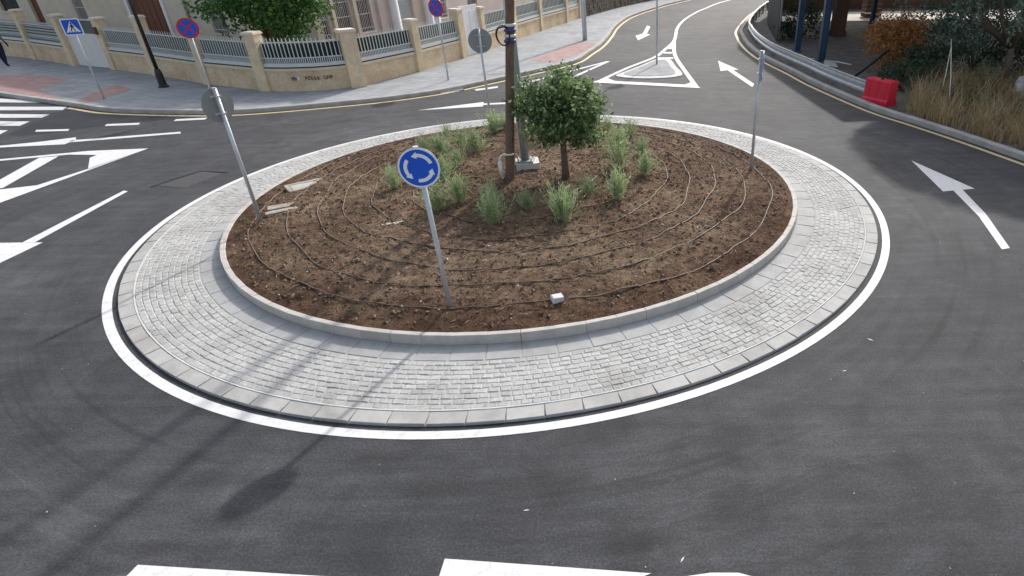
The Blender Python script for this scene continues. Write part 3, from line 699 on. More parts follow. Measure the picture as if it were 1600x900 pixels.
def heading(nx, ny): return math.atan2(nx, -ny)     # rotation that turns -Y to (nx, ny)
def sign_post(t, h, rad=.03, mat='galv', top=True):
    b = MB(); b.tube([(0, .045, -.15), (0, .045, h)], rad, 12); p = obj('post', b, M[mat], t, True)
    b = MB(); b.tube([(0, .045, h), (0, .045, h + .012)], rad * 1.08, 12); obj('post_cap', b, M['galv'], p)
    return p
def brackets(t, zc):
    for dz in (-.13, .13):
        b = MB(); b.box((0, .010, zc + dz), (.20, .008, .022)); b.box((0, .05, zc + dz), (.075, .075, .022)); obj('bracket', b, M['galv'], t)
def roundabout_sign(label, loc, n, zc, r=.30, lean=0.0):
    t = thing('roundabout_sign', label, 'sign', loc, heading(*n), 'blue roundabout signs on the island'); t.rotation_euler = (0, lean, heading(*n))
    sign_post(t, zc + r * .95); brackets(t, zc)
    b = MB(); disc(b, r, -.004, .004, 44, zc); pl = obj('plate', b, M['signback'], t)
    b = MB(); disc(b, r - .002, -.0065, -.0042, 44, zc); obj('border', b, M['swhite'], pl)
    b = MB(); disc(b, r * .90, -.009, -.0066, 44, zc); obj('blue_field', b, M['blue'], pl)
    for k in range(3):
        a0 = R(18 + 120 * k); a1 = a0 + R(72); ro, ri = r * .715, r * .545; pts = []
        for i in range(11): a = a0 + (a1 - a0) * i / 10; pts.append((ro * math.cos(a), ro * math.sin(a)))
        rm = (ro + ri) / 2; w = r * .17; a2 = a1 + R(24)
        pts += [((rm + w) * math.cos(a1), (rm + w) * math.sin(a1)), (rm * math.cos(a2), rm * math.sin(a2)), ((rm - w) * math.cos(a1), (rm - w) * math.sin(a1))]
        for i in range(11): a = a1 + (a0 - a1) * i / 10; pts.append((ri * math.cos(a), ri * math.sin(a)))
        b = MB(); flat(b, pts, -.0115, zc); obj('arrow', b, M['swhite'], pl)
    return t
roundabout_sign('blue roundabout sign facing the camera, post in the front of the bed', (-2.36, 6.68, zs(-2.36, 6.68)), (.12, -.99), 1.87, .235, R(-1))
roundabout_sign('grey-backed round sign on a post at the left edge of the bed', (-6.42, 9.71, zs(-6.42, 9.71)), (-.93, .37), 1.96, .262)
roundabout_sign('grey-backed round sign at the far side of the bed, left of wooden pole', (-3.66, 16.23, zs(-3.66, 16.2)), (-.22, .97), 2.10, .29)
roundabout_sign('round sign seen edge-on on its post at the right side of the bed', (2.54, 11.9, zs(2.54, 11.9)), (.965, -.26), 2.00, .28, R(2.5))
def no_stopping(label, loc, n, zc, r=.30):
    t = thing('no_stopping_sign', label, 'sign', loc, heading(*n), 'no stopping signs on the far pavement')
    sign_post(t, zc + r * .9); brackets(t, zc)
    b = MB(); disc(b, r, -.004, .004, 40, zc); pl = obj('plate', b, M['signback'], t)
    b = MB(); disc(b, r - .002, -.0065, -.0042, 40, zc); obj('red_rim', b, M['red'], pl)
    b = MB(); disc(b, r * .80, -.009, -.0066, 40, zc); obj('blue_field', b, M['blue'], pl)
    for s in (1, -1):
        b = MB(); c = math.cos(R(45)); l, w = r * .80, r * .075
        flat(b, [(c * (l * u) - s * c * w * v, s * c * (l * u) + c * w * v) for u, v in ((-1, -1), (1, -1), (1, 1), (-1, 1))], -.0115 - (.003 if s > 0 else 0), zc); obj('red_bar', b, M['red'], pl)
no_stopping('round red and blue no-stopping sign behind the leaning left sign post', (-13.14, 19.75, .12), (.42, -.90), 2.26, .285)
no_stopping('round red and blue no-stopping sign left of the wooden pole, by the far wall', (-6.6, 23.15, .12), (-.34, -.94), 2.42, .30)
t = thing('pedestrian_crossing_sign', 'square blue pedestrian crossing sign on the far left pavement', 'sign', (-17.62, 21.0, .12), heading(.52, -.85))
sign_post(t, 2.45); brackets(t, 2.24); zc = 2.24; q = .245
def rsq(h, c, n=5):
    out = []
    for sx, sy, a0 in ((1, 1, 0), (-1, 1, 90), (-1, -1, 180), (1, -1, 270)):
        for i in range(n + 1): a = R(a0 + 90 * i / n); out.append((sx * (h - c) + c * math.cos(a), sy * (h - c) + c * math.sin(a)))
    return out
b = MB(); flat(b, rsq(q, .05), -.004, zc, .008); pl = obj('plate', b, M['signback'], t)
b = MB(); flat(b, rsq(q - .002, .05), -.0068, zc); obj('border', b, M['swhite'], pl)
b = MB(); flat(b, rsq(q * .86, .035), -.0096, zc); obj('blue_field', b, M['blue'], pl)
b = MB(); flat(b, [(-.18, -.155), (.18, -.155), (0, .17)], -.0124, zc); obj('white_triangle', b, M['swhite'], pl)
b = MB()
for ps in ([(-.015, .10), (.03, .10), (.04, -.02), (-.03, -.02)], [(-.03, -.02), (.005, -.02), (-.05, -.15), (-.085, -.15)], [(.005, -.02), (.04, -.02), (.085, -.15), (.05, -.15)], [(.03, .085), (.09, .0), (.075, -.012), (.02, .05)], [(-.01, .085), (-.075, .01), (-.06, -.005), (0, .05)]): flat(b, [(x * .78, y * .78) for x, y in ps], -.015, zc)
flat(b, [(.006 + .024 * math.cos(i * .628), .106 + .024 * math.sin(i * .628)) for i in range(10)], -.015, zc)
obj('walking_figure', b, M['sblack'], pl)
for i in range(4):
    b = MB(); flat(b, [(-.117 + i * .066, -.152), (-.082 + i * .066, -.152), (-.09 + i * .066, -.129), (-.12 + i * .066, -.129)], -.0152, zc); obj('crossing_bar', b, M['sblack'], pl)
t = thing('splitter_sign', 'tall thin grey sign post standing on the triangular splitter island', 'sign', (1.23, 26.2, .038), heading(.1, -1))
sign_post(t, 3.6, .038); brackets(t, 3.3); b = MB(); disc(b, .3, -.004, .004, 36, 3.3); pl = obj('plate', b, M['signback'], t); b = MB(); disc(b, .298, -.0065, -.0042, 36, 3.3); obj('border', b, M['swhite'], pl); b = MB(); disc(b, .27, -.009, -.0066, 36, 3.3); obj('blue_field', b, M['blue'], pl)

# ------------------------------------------------------------------ poles
zp = zs(-2.3, 11.18)
t = thing('wooden_pole', 'tall brown wooden utility pole standing in the middle of the bed', 'utility pole', (-2.30, 11.18, zp))
LX = .118       # the pole leans to the right
b = MB(); pts = [(LX * h, .0 * h, h) for h in (-.3, 0, .8, 1.6, 2.4, 3.2, 5, 7, 9)]; b.tube(pts, [.092, .09, .085, .081, .079, .077, .075, .072, .068], 14); obj('pole', b, M['wood'], t, True)
b = MB()
for k in range(2):
    ring = [(LX * 2.56 - .10 + (.105 + .012 * k) * math.cos(a), -.10 - .012 * k + .03 * math.sin(2 * a), 2.56 + .008 * k + (.145 + .012 * k) * math.sin(a)) for a in [i * .2244 for i in range(29)]]
    b.tube(ring, .009, 6, False)
obj('cable_coil', b, M['rubber'], t, True)
for k in range(4):
    b = MB(); b.lathe([(.09, -.024), (.104, -.018), (.104, .018), (.09, .024)], (LX * (2.47 + .085 * k), 0, 2.47 + .085 * k), 16); obj('tape_band', b, M['bluepl' if k % 2 == 0 else 'pvc'], t, True)
b = MB(); b.tube(smoothline([(-.12, -.06, .03), (-.15, -.06, .25), (-.14, -.05, .42), (-.06, -.05, .50), (.04, -.115, .51), (.14, -.08, .51)], 5), .018, 8); b.tube([(-.125, -.06, .08), (-.15, -.06, .36)], .036, 10); obj('conduit', b, M['pvc'], t, True)
t = thing('lamp_mast', 'grey steel lamp mast on a concrete block behind the wooden pole', 'street lamp', (-2.10, 11.98, zs(-2.1, 11.98)))
b = MB(); b.tube([(0, 0, .18), (0, 0, 1.2), (0, 0, 3.2), (0, 0, 7.5)], [.088, .078, .068, .05], 14); obj('mast', b, M['galvdark'], t, True)
b = MB(); b.box((0, 0, .16), (.34, .34, .03))
for sx in (-1, 1):
    for sy in (-1, 1): b.tube([(sx * .13, sy * .13, .16), (sx * .13, sy * .13, .23)], .014, 6)
obj('base_plate', b, M['galvdark'], t)
b = MB(); b.box((.03, 0, .0), (.46, .42, .28), .2); obj('concrete_footing', b, M['conc'], t)
b = MB(); b.tube([(-.085, -.05, .2), (-.075, -.045, 3.4), (-.065, -.04, 5)], .020, 8); obj('conduit', b, M['pvc'], t, True)
b = MB(); b.tube([(0, 0, 7.45), (-.3, .3, 7.8), (-.9, .8, 7.95)], [.045, .04, .035], 10); b.box((-1.2, 1.05, 7.95), (.6, .28, .1), R(-42)); obj('lamp_arm', b, M['galvdark'], t)
t = thing('black_lamp_post', 'slim black lamp post with thicker base beside the stone wall', 'street lamp', (-16.9, 22.95, .12))
b = MB(); b.lathe([(.0, 0), (.17, 0), (.17, .05), (.13, .08), (.12, .5), (.085, .62), (.0, .63)], n=14); obj('base', b, M['black'], t)
b = MB(); b.tube([(0, 0, .6), (0, 0, 4.6)], [.062, .045], 12); obj('shaft', b, M['black'], t, True)
b = MB(); b.lathe([(0.0, 4.6), (.1, 4.6), (.22, 5.0), (.24, 5.05), (.05, 5.3), (0, 5.32)], n=12); obj('lantern', b, M['black'], t)
t = thing('street_lamp', 'thick grey street lamp column on the far pavement by the red tiles', 'street lamp', (-2.13, 33.3, .12))
b = MB(); b.tube([(0, 0, 0), (0, 0, 1), (0, 0, 7)], [.125, .115, .06], 12); obj('column', b, M['galv'], t, True)
b = MB(); b.box((.8, -.15, 7.0), (1.7, .12, .08)); b.box((1.6, -.15, 6.98), (.6, .25, .1)); obj('lamp_head', b, M['galv'], t)

# ------------------------------------------------------------------ small things on the soil
t = thing('valve_box', 'pale concrete valve box lid by the left sign post, farther one', 'box', (-6.35, 11.40, zs(-6.35, 11.4)), R(38))
b = MB(); 
for c_, d_ in (((0, -.20, .0), (.74, .08, .06)), ((0, .20, .0), (.74, .08, .06)), ((-.33, 0, .0), (.08, .31, .06)), ((.33, 0, .0), (.08, .31, .06))): b.box(c_, d_)
obj('frame', b, M['dustyc'], t); b = MB(); b.box((0, 0, .0), (.56, .30, .05)); obj('lid', b, M['kerbfar'], t)
t = thing('valve_box', 'pale cracked valve box lid at the foot of the left sign post', 'box', (-6.22, 10.12, zs(-6.22, 10.1)), R(30))
b = MB(); b.box((0, -.12, .005), (.52, .14, .05), .06); obj('lid', b, M['dustyc'], t); b = MB(); b.box((.04, .12, .005), (.5, .2, .05), -.05); obj('lid', b, M['dustyc'], t)
t = MB(); t.add(*stone(.15, .11, .12, .008, rs, .004)); o = obj('stone_block', t, M['conc']); o.location = (-0.97, 6.79, zs(-.97, 6.79) + .085); o.rotation_euler = (.12, .1, .5); tag(o, 'small white broken stone block lying on the soil near the front kerb', 'stone')
b = MB(); rnd = random.Random(77)
for i in range(9):
    b.add([Matrix.Translation((i * .055 - .2, rnd.uniform(-.03, .03), .02)) @ Matrix.Rotation(rnd.uniform(0, 3), 4, 'Z') @ v for v in stone(.06, .045, .04, .008, rnd, .006)[0]], stone(.06, .045, .04, .008, rnd)[1])
o = obj('rubble_row', b, M['chip']); o.location = (-3.95, 9.15, zs(-3.95, 9.15)); o.rotation_euler = (0, 0, .35); tag(o, 'short row of pale rubble bits left of the blue sign post', 'rubble')

# ================================================================== stone wall with white fence
PILL = [(-39.5, 36.6, 2.1, .36), (-35.6, 34.6, 2.1, .36), (-31.7, 32.6, 2.12, .36), (-27.88, 30.59, 2.12, .36), (-24.33, 28.42, 2.05, .36), (-21.65, 27.17, 2.0, .36), (-18.8, 25.55, 2.16, .36), (-15.45, 23.41, 1.82, .36), (-12.59, 22.0, 1.88, .40),
        (-9.62, 22.42, 1.86, .52), (-8.27, 25.24, 1.88, .36), (-7.30, 28.42, 1.95, .42), (-6.70, 30.2, 1.88, .36), (-5.85, 33.9, 1.88, .36), (-4.97, 37.71, 1.88, .36), (-3.84, 41.81, 1.85, .36), (-3.2, 44.41, 1.85, .36)]
wl = thing('boundary_wall', 'beige stone boundary wall with pillars and white picket fence panels', 'wall', (-11.2, 22.0, .12))
Z0 = .12
for i, (x, y, h, w) in enumerate(PILL):
    a = PILL[max(0, i - 1)]; c = PILL[min(len(PILL) - 1, i + 1)]; rz = math.atan2(c[1] - a[1], c[0] - a[0])
    b = MB(); b.box((x, y, Z0 + h / 2 - .06), (w, w, h - .0), rz); p = obj('pillar', b, M['pillar'], wl, False, True)
    b = MB(); b.box((x, y, Z0 + h - .04), (w + .07, w + .07, .05), rz); b.box((x, y, Z0 + h), (w + .02, w + .02, .04), rz); o = link('cap', b.mesh('cap', False, M['cap']), p)
picket = MB(); picket.add([(-.015, -.008, 0), (.015, -.008, 0), (.015, .008, 0), (-.015, .008, 0), (-.015, -.008, .76), (.015, -.008, .76), (.015, .008, .76), (-.015, .008, .76), (0, 0, .84)], [(0, 1, 5, 4), (1, 2, 6, 5), (2, 3, 7, 6), (3, 0, 4, 7), (4, 5, 8), (5, 6, 8), (6, 7, 8), (7, 4, 8)])
pk = picket.mesh('picket', False, M['fence'])
def wallrun(line, backing, npk):
    """low wall, moulding, fence with pickets along a polyline between two pillars"""
    lens = [math.hypot(line[i + 1][0] - line[i][0], line[i + 1][1] - line[i][1]) for i in range(len(line) - 1)]; T = sum(lens)
    def sw(o0, o1, z0, z1):
        b = MB(); b.sweep(line, [(o1, z0), (o1, z1), (o0, z1), (o0, z0), (o1, z0)]); return b
    obj('wall_panel', sw(-.10, .10, 0.0, Z0 + .66), M['wall'], wl, False, True)
    obj('moulding', sw(-.13, .14, Z0 + .66, Z0 + .745), M['mould'], wl, False, True)
    obj('fence_gap_shade', sw(-.07, .07, Z0 + .745, Z0 + .79), M['dsheet'], wl, False, True)  # dark strip painted in as the shadowed gap below the fence
    b = sw(-.06, .105, Z0 + .79, Z0 + .90); fp = obj('fence_panel', b, M['fence'], wl, False, True)
    b = MB()
    for z in (Z0 + 1.06, Z0 + 1.55): b.sweep(line, [(.085, z), (.085, z + .03), (.055, z + .03), (.055, z), (.085, z)])
    obj('rail', b, M['fence'], fp)
    b = MB(); b.sweep(line, [(-.02, Z0 + .9), (-.02, Z0 + 1.52), (-.03, Z0 + 1.52), (-.03, Z0 + .9)]); obj('backing_sheet', b, M[backing], fp)
    if npk == 0:
        for z in (.96, 1.08, 1.20, 1.32, 1.44, 1.60):
            b = MB(); b.sweep(line, [(.035, Z0 + z), (.035, Z0 + z + .07), (.015, Z0 + z + .07), (.015, Z0 + z), (.035, Z0 + z)]); obj('slat', b, M['slatgrey'], fp)
    sh = MB()
    def at(s):
        for i, l in enumerate(lens):
            if s <= l or i == len(lens) - 1:
                u = s / l; dx, dy = (line[i + 1][0] - line[i][0]) / l, (line[i + 1][1] - line[i][1]) / l
                return line[i][0] + dx * s + dy * .07, line[i][1] + dy * s - dx * .07, math.atan2(dy, dx)
            s -= l
    for k in range(npk):
        x, y, a = at(.26 + (T - .52) * (k + .5) / npk)
        o = link('picket', pk, fp); o.location = (x, y, Z0 + .89); o.rotation_euler = (0, 0, a)
        if k:
            x, y, a = at(.26 + (T - .52) * k / npk); sh.box((x, y, Z0 + .98), (.03, .014, .17), a)
    if npk: obj('short_bars', sh, M['fence'], fp)['kind'] = 'stuff'
for i in range(len(PILL) - 1):
    A, B = PILL[i][:2], PILL[i + 1][:2]
    if i == 4: continue                          # gate
    if i == 11: continue                         # white door
    line = [A, B]
    if i == 8: line = smoothline([A, (-11.75, 21.82), (-10.6, 21.90), B], 4)
    bk = {8: 'dsheet', 9: 'dsheet', 7: 'sheet'}.get(i, 'sheet')  # dark sheets stand in for the dim garden behind the corner panels
    wallrun(line, bk, 0 if i < 4 else 19 if i in (2, 3, 5, 6, 7) else 20 if i == 8 else 18)
# gate between two pillars
def infill(i, parts):
    A, B = Vector(PILL[i][:2]), Vector(PILL[i + 1][:2]); D = (B - A).normalized(); N = Vector((D.y, -D.x)); L = (B - A).length
    return A, D, N, L
A, D, N, L = infill(4, None)
b = MB(); b.frame(A, D, N, .20, L - .20, -.02, .03, Z0 + .02, Z0 + 1.35); gt = obj('gate', b, M['gate'], wl, False, True); gt['label'] = 'plain pale metal gate between two pillars'
b = MB(); b.frame(A, D, N, .20, L - .20, -.03, .04, Z0 + 1.86, Z0 + 1.93); b.frame(A, D, N, .20, L - .20, -.01, .0, Z0 + 1.36, Z0 + 1.86); o = obj('gate_top', b, M['sheet'], gt)
b = MB(); b.frame(A, D, N, .20, L - .20, -.03, .045, Z0 + 1.87, Z0 + 1.92); obj('gate_frame', b, M['fence'], gt)
b = MB(); b.frame(A, D, N, L - .36, L - .30, .03, .07, Z0 + .95, Z0 + 1.1); obj('handle', b, M['galv'], gt)
b = MB(); b.frame(A, D, N, L - .09, L + .09, .185, .24, Z0 + 1.38, Z0 + 1.66); b.frame(A, D, N, L - .06, L + .06, .24, .25, Z0 + 1.44, Z0 + 1.62); o = obj('letter_box', b, M['brick'], wl, False, True)
A, D, N, L = infill(11, None)
b = MB(); b.frame(A, D, N, .20, L - .18, -.02, .04, Z0 + .0, Z0 + 2.02); dr = obj('door', b, M['hwhite'], wl, False, True); dr['label'] = 'tall plain white door in the boundary wall'
b = MB()
for t0 in (.32, .98): b.frame(A, D, N, t0, t0 + .56, .04, .055, Z0 + .2, Z0 + 1.8)
obj('door_panel', b, M['hwhite'], dr)
# lettering on the curved wall panel: small dark illegible characters
b = MB(); cl = smoothline([PILL[8][:2], (-11.75, 21.82), (-10.6, 21.90), PILL[9][:2]], 16)
def curve_at(s):
    for i in range(len(cl) - 1):
        l = math.hypot(cl[i + 1][0] - cl[i][0], cl[i + 1][1] - cl[i][1])
        if s <= l:
            dx, dy = (cl[i + 1][0] - cl[i][0]) / l, (cl[i + 1][1] - cl[i][1]) / l
            return cl[i][0] + dx * s + dy * .103, cl[i][1] + dy * s - dx * .103, math.atan2(dy, dx)
        s -= l
rnd = random.Random(4)
for s0, n_ in ((1.10, 2), (1.55, 5), (2.12, 3)):
    for k in range(n_):
        x, y, a = curve_at(s0 + .098 * k)
        b.box((x, y, Z0 + .42), (.018, .012, .11), a)
        xx, yy, aa = curve_at(s0 + .098 * k + .036)
        for dz in rnd.sample((-.045, 0, .045), 2): b.box((xx, yy, Z0 + .42 + dz), (.055, .012, .018), aa)
        if rnd.random() < .6:
            xx, yy, aa = curve_at(s0 + .098 * k + .062); b.box((xx, yy, Z0 + .42 + rnd.choice((0, .025, -.025))), (.016, .012, .07), aa)
o = obj('lettering', b, M['sblack'], wl, False, True)
x, y, a = curve_at(1.32); b = MB(); b.box((x, y, Z0 + .42), (.10, .014, .12), a); obj('small_emblem', b, M['fence'], wl, False, True)
b = MB(); x, y = PILL[9][:2]; b.box((x - .02, y - .275, Z0 + 1.62), (.24, .02, .17), .55); obj('name_plate', b, M['grey'], wl, False, True)
# garden behind the wall
gp = MB(); gp.poly([(p[0] - .0, p[1] + .0) for p in PILL] + [(-6, 60), (-60, 60), (-44, 38.5)], .128); struct('garden', gp, M['garden'])
# dark rubble wall farther up the street
rw = thing('rubble_wall', 'dark rubble stone wall running up the street beyond the fence', 'wall', (-2.9, 45.2, .12))
rl = smoothline([(-2.95, 45.0), (-0.95, 50.9), (1.77, 57.29), (8.5, 70)], 5)
b = MB(); b.sweep(rl, [(.12, 0), (.10, 1.75), (-.12, 1.75), (-.12, 0)]); obj('wall_core', b, M['mortar'], rw, False, True)
rnd = random.Random(15); b = MB()
for i in range(len(rl) - 1):
    A = Vector(rl[i]); B = Vector(rl[i + 1]); D = (B - A).normalized(); L = (B - A).length
    z = .0
    while z < 1.8:
        hh = rnd.uniform(.16, .30); s = 0.0
        while s < L:
            ll = min(rnd.uniform(.25, .55), L - s + .02)
            c = A + D * (s + ll / 2) + Vector((D.y, -D.x)) * (.13 + rnd.uniform(-.02, .03))
            b.box((c.x, c.y, Z0 + z + hh / 2), (ll - .02, .12, hh - .02), math.atan2(D.y, D.x) + rnd.uniform(-.04, .04)); s += ll
        z += hh
o = obj('stones', b, M['darkstone'], rw, False, True); o['kind'] = 'stuff'

# ================================================================== house
hs = thing('house', 'beige house with brown door and barred windows behind the fence', 'house', (-13.25, 28.1, .12))
OC = Vector((-13.25, 28.1)); DR = Vector((.28, .96)); NR_ = Vector((.96, -.28)); DL = Vector((-.871, .491)); NL = Vector((-.491, -.871))
def facade(O, D, N, length, zt, openings, mat, name='wall'):
    b = MB(); ts = sorted({0.0, length} | {o[0] for o in openings} | {o[1] for o in openings})
    for t0, t1 in zip(ts[:-1], ts[1:]):
        ops = sorted([(o[2], o[3]) for o in openings if o[0] <= t0 + 1e-6 and o[1] >= t1 - 1e-6]); z = 0.0
        for z0, z1 in ops:
            if z0 > z: b.frame(O, D, N, t0, t1, -.3, 0, z, z0)
            z = z1
        b.frame(O, D, N, t0, t1, -.3, 0, z, zt)
    obj(name, b, M[mat], hs, False, True)
def win(O, D, N, t0, t1, z0, z1, bars=True, mat='glass', label=None):
    b = MB(); b.frame(O, D, N, t0 - .0, t1 + .0, -.22, -.18, z0, z1); w = obj('window', b, M[mat], hs, False, True)
    for a, c in ((t0, t0 + .05), (t1 - .05, t1), ((t0 + t1) / 2 - .03, (t0 + t1) / 2 + .03)):
        b = MB(); b.frame(O, D, N, a, c, -.178, -.14, z0, z1); obj('frame', b, M['door'], w)
    b = MB(); b.frame(O, D, N, t0 - .05, t1 + .05, .003, .07, z0 - .06, z0 - .003); obj('sill', b, M['cap'], w)
    if bars:
        b = MB(); n_ = max(4, int((t1 - t0) / .12))
        for k in range(n_ + 1):
            u = t0 + .02 + (t1 - t0 - .04) * k / n_; b.frame(O, D, N, u - .009, u + .009, -.06, -.042, z0, z1)
        for z in (z0 + .15, z0 + .75, z0 + 1.35):
            if z < z1: b.frame(O, D, N, t0, t1, -.064, -.038, z, z + .03)
        obj('grille', b, M['fence'], w)
    return w
opR = [(.10, .85, .95, 3.1), (1.28, 2.38, .95, 3.1), (2.72, 3.85, .95, 3.1), (9.4, 10.6, .9, 3.1), (13, 14.2, .9, 3.1)]
facade(OC, DR, NR_, 24, 6.2, opR, 'housep')
for o_ in opR: win(OC, DR, NR_, *o_)
opL = [(6.5, 7.75, .95, 3.1), (11.65, 14.9, .1, 3.2), (19.95, 21.15, 1.0, 3.1), (25.6, 26.8, .1, 3.0), (28.4, 31.2, 1.3, 3.1)]
facade(OC, DL, NL, 36, 6.2, opL, 'house')
win(OC, DL, NL, *opL[0]); win(OC, DL, NL, *opL[2]); win(OC, DL, NL, *opL[4], bars=False, mat='dsheet')
for (t0, t1, z0, z1) in (opL[1], opL[3]):
    b = MB(); b.frame(OC, DL, NL, t0, t1, -.2, -.14, z0, z1); d = obj('door', b, M['door'], hs, False, True); d['label'] = 'dark brown door'
    b = MB()
    for u in range(1, 6): b.frame(OC, DL, NL, t0 + (t1 - t0) * u / 6 - .015, t0 + (t1 - t0) * u / 6 + .015, -.138, -.125, z0, z1)
    obj('batten', b, M['door'], d)
for t0 in (14.9, 11.4):
    b = MB(); b.frame(OC, DL, NL, t0, t0 + .25, .002, .06, 0, 3.3); obj('door_surround', b, M['hwhite'], hs, False, True)
p0 = OC + DL * 9.43 + NL * .08; b = MB(); b.tube([(p0.x, p0.y, .1), (p0.x, p0.y, 6)], .06, 10); obj('downpipe', b, M['grey'], hs, True, True)
for t0, t1, mt in ((1.0, 1.2, 'house'), (2.48, 2.68, 'house'), (4.25, 4.85, 'housep'), (7.1, 7.7, 'house')):
    b = MB(); b.frame(OC, DR, NR_, t0, t1, .003, .16, 0, 5.8); obj('pilaster', b, M[mt], hs, False, True)
for t0, r_ in ((5.2, .24), (8.2, .22), (8.85, .22)):
    c = OC + DR * t0 + NR_ * .32; b = MB(); b.lathe([(r_ * 1.2, 0), (r_ * 1.2, .2), (r_, .25), (r_ * .9, 5.6)], (c.x, c.y, .12), 18); obj('column', b, M['hwhite'], hs, True, True)
b = MB(); b.frame(OC, DR, NR_, 5.65, 6.9, .003, .06, .1, 3.2); sp_ = obj('shutter', b, M['grey'], hs, False, True)
b = MB()
for k in range(16): b.frame(OC, DR, NR_, 5.7, 6.85, .061, .075, .2 + k * .18, .33 + k * .18)
obj('shutter_slat', b, M['grey'], sp_)
b = MB(); b.prism([tuple(OC + NR_ * .25 + NL * .25), tuple(OC + DR * 24 + NR_ * .3), tuple(OC + DR * 24 + DL * 36), tuple(OC + DL * 36 + NL * .3)], 6.2, 6.45); obj('roof', b, M['cap'], hs, False, True)
# garden tree and flowering shrub
rnd = random.Random(41); b = MB(); leaves(b, rnd, 6500, (0, 0, 2.75), (1.95, 1.8, 1.45), .17, 80, .16, .55); leaves(b, rnd, 2200, (0, 0, 2.7), (1.3, 1.2, 1.0), .17)
lm = [([(0, 0, 1.0), (math.cos(a) * .5, math.sin(a) * .5, 1.9), (math.cos(a) * 1.2, math.sin(a) * 1.1, 2.9)], [.07, .05, .02]) for a in (0.3, 1.5, 2.7, 3.9, 5.2)]
tree('garden_tree', 'bushy bright green garden tree behind the picket fence', (-13.55, 25.0, .12), ([(0, 0, 0), (.03, 0, .6), (0, 0, 1.15)], [.12, .10, .085]), lm, b, 'leafg')

# ================================================================== right-hand side
# guard rail along the verge
gl_all = offset(kerbR, -.52)
ia = min(range(len(kerbR)), key=lambda i: math.hypot(kerbR[i][0] - 6.95, kerbR[i][1] - 18.9)); ib = min(range(len(kerbR)), key=lambda i: math.hypot(kerbR[i][0] - 11.5, kerbR[i][1] - 52))
gl = gl_all[ib:ia + 1]
gr = thing('guard_rail', 'grey steel guard rail curving along the right verge', 'guard rail', (gl[-1][0], gl[-1][1], .06))
b = MB(); b.sweep(gl, [(.0, .20), (.045, .23), (.045, .29), (.0, .33), (.0, .37), (.045, .41), (.045, .48), (.0, .52), (-.012, .52), (-.012, .20), (0, .20)]); obj('beam', b, M['galv'], gr, False, True)
b = MB(); b.sweep(gl, [(.02, .52), (.05, .535), (.05, .56), (-.03, .56), (-.03, .52)]); obj('top_rail', b, M['galv'], gr, False, True)
acc = 0; pm = MB(); pm.box((0, 0, .25), (.06, .10, .56)); pmm = pm.mesh('post', False, M['galvdark'])
for i in range(len(gl) - 1):
    l = math.hypot(gl[i + 1][0] - gl[i][0], gl[i + 1][1] - gl[i][1]); acc += l
    if acc > 2.0:
        acc = 0; dx, dy = (gl[i + 1][0] - gl[i][0]) / l, (gl[i + 1][1] - gl[i][1]) / l
        o = link('post', pmm, gr); o.location = Vector((gl[i][0] - dy * .08, gl[i][1] + dx * .08, 0.0)) - gr.location; o.location.z = -.02; o.rotation_euler = (0, 0, math.atan2(dy, dx))
# red plastic barrier
rb = thing('plastic_barrier', 'red plastic road barrier standing at the end of the guard rail', 'barrier', (7.52, 18.45, .06), R(-62))
pr = [(-.22, 0), (-.22, .13), (-.17, .18), (-.155, .66), (-.13, .70), (.13, .70), (.155, .66), (.17, .18), (.22, .13), (.22, 0)]
def block(x0, x1, prof):
    b = MB(); n = len(prof); b.add([(x0, y, z) for y, z in prof] + [(x1, y, z) for y, z in prof], [(i, i + 1, n + i + 1, n + i) for i in range(n - 1)] + [tuple(reversed(range(n))), tuple(range(n, 2 * n))]); return b
obj('body', block(-.46, .46, pr), M['redpl'], rb)
for x in (-.30, 0, .30):
    obj('rib', block(x - .03, x + .03, [(y * 1.06, z * 1.008 + .0) for y, z in pr]), M['redpl'], rb)
b = MB(); b.tube([(0, 0, .69), (0, 0, .73)], .05, 10); obj('filler_cap', b, M['sblack'], rb)
# open canopy on blue columns
cn = thing('canopy', 'open shed with flat roof on dark blue steel columns in the yard', 'shed', (7.3, 24.1, .06))
for (x, y, w, mt) in ((7.62, 28.7, .24, 'bluesteel'), (7.92, 26.0, .26, 'bluesteel'), (7.75, 33.2, .16, 'galvdark'), (13.5, 36, .22, 'bluesteel'), (19, 36, .22, 'bluesteel'), (19.5, 24, .22, 'bluesteel')):
    b = MB()
    for c_, d_ in (((x - w / 2 + .01, y, 2.05), (.02, w, 4.0)), ((x + w / 2 - .01, y, 2.05), (.02, w, 4.0)), ((x, y, 2.05), (w - .04, .02, 4.0)), ((x, y, .07), (w + .1, w + .1, .03))): b.box(c_, d_)
    obj('column', b, M[mt], cn, False, True)
b = MB(); b.prism([(7.3, 35.5), (7.47, 29.7), (7.76, 25.0), (8.0, 22.0), (12.5, 22.4), (21, 23), (22, 45), (9.0, 45.5)], 4.03, 4.22); obj('roof', b, M['roof'], cn, False, True)
b = MB(); b.box((14.0, 27.5, 3.9), (12.2, .14, .18), R(3)); b.box((14.0, 35, 3.9), (12, .14, .18), R(3)); obj('beam', b, M['bluesteel'], cn, False, True)
bp = thing('brick_pillar', 'dark brown brick pillar under the shed roof', 'pillar', (10.9, 33.6, .06))
b = MB(); b.box((0, 0, 1.6), (.62, .55, 3.2)); obj('shaft', b, M['brick'], bp); b = MB(); b.box((0, 0, .12), (.72, .65, .24)); obj('plinth', b, M['brick'], bp)
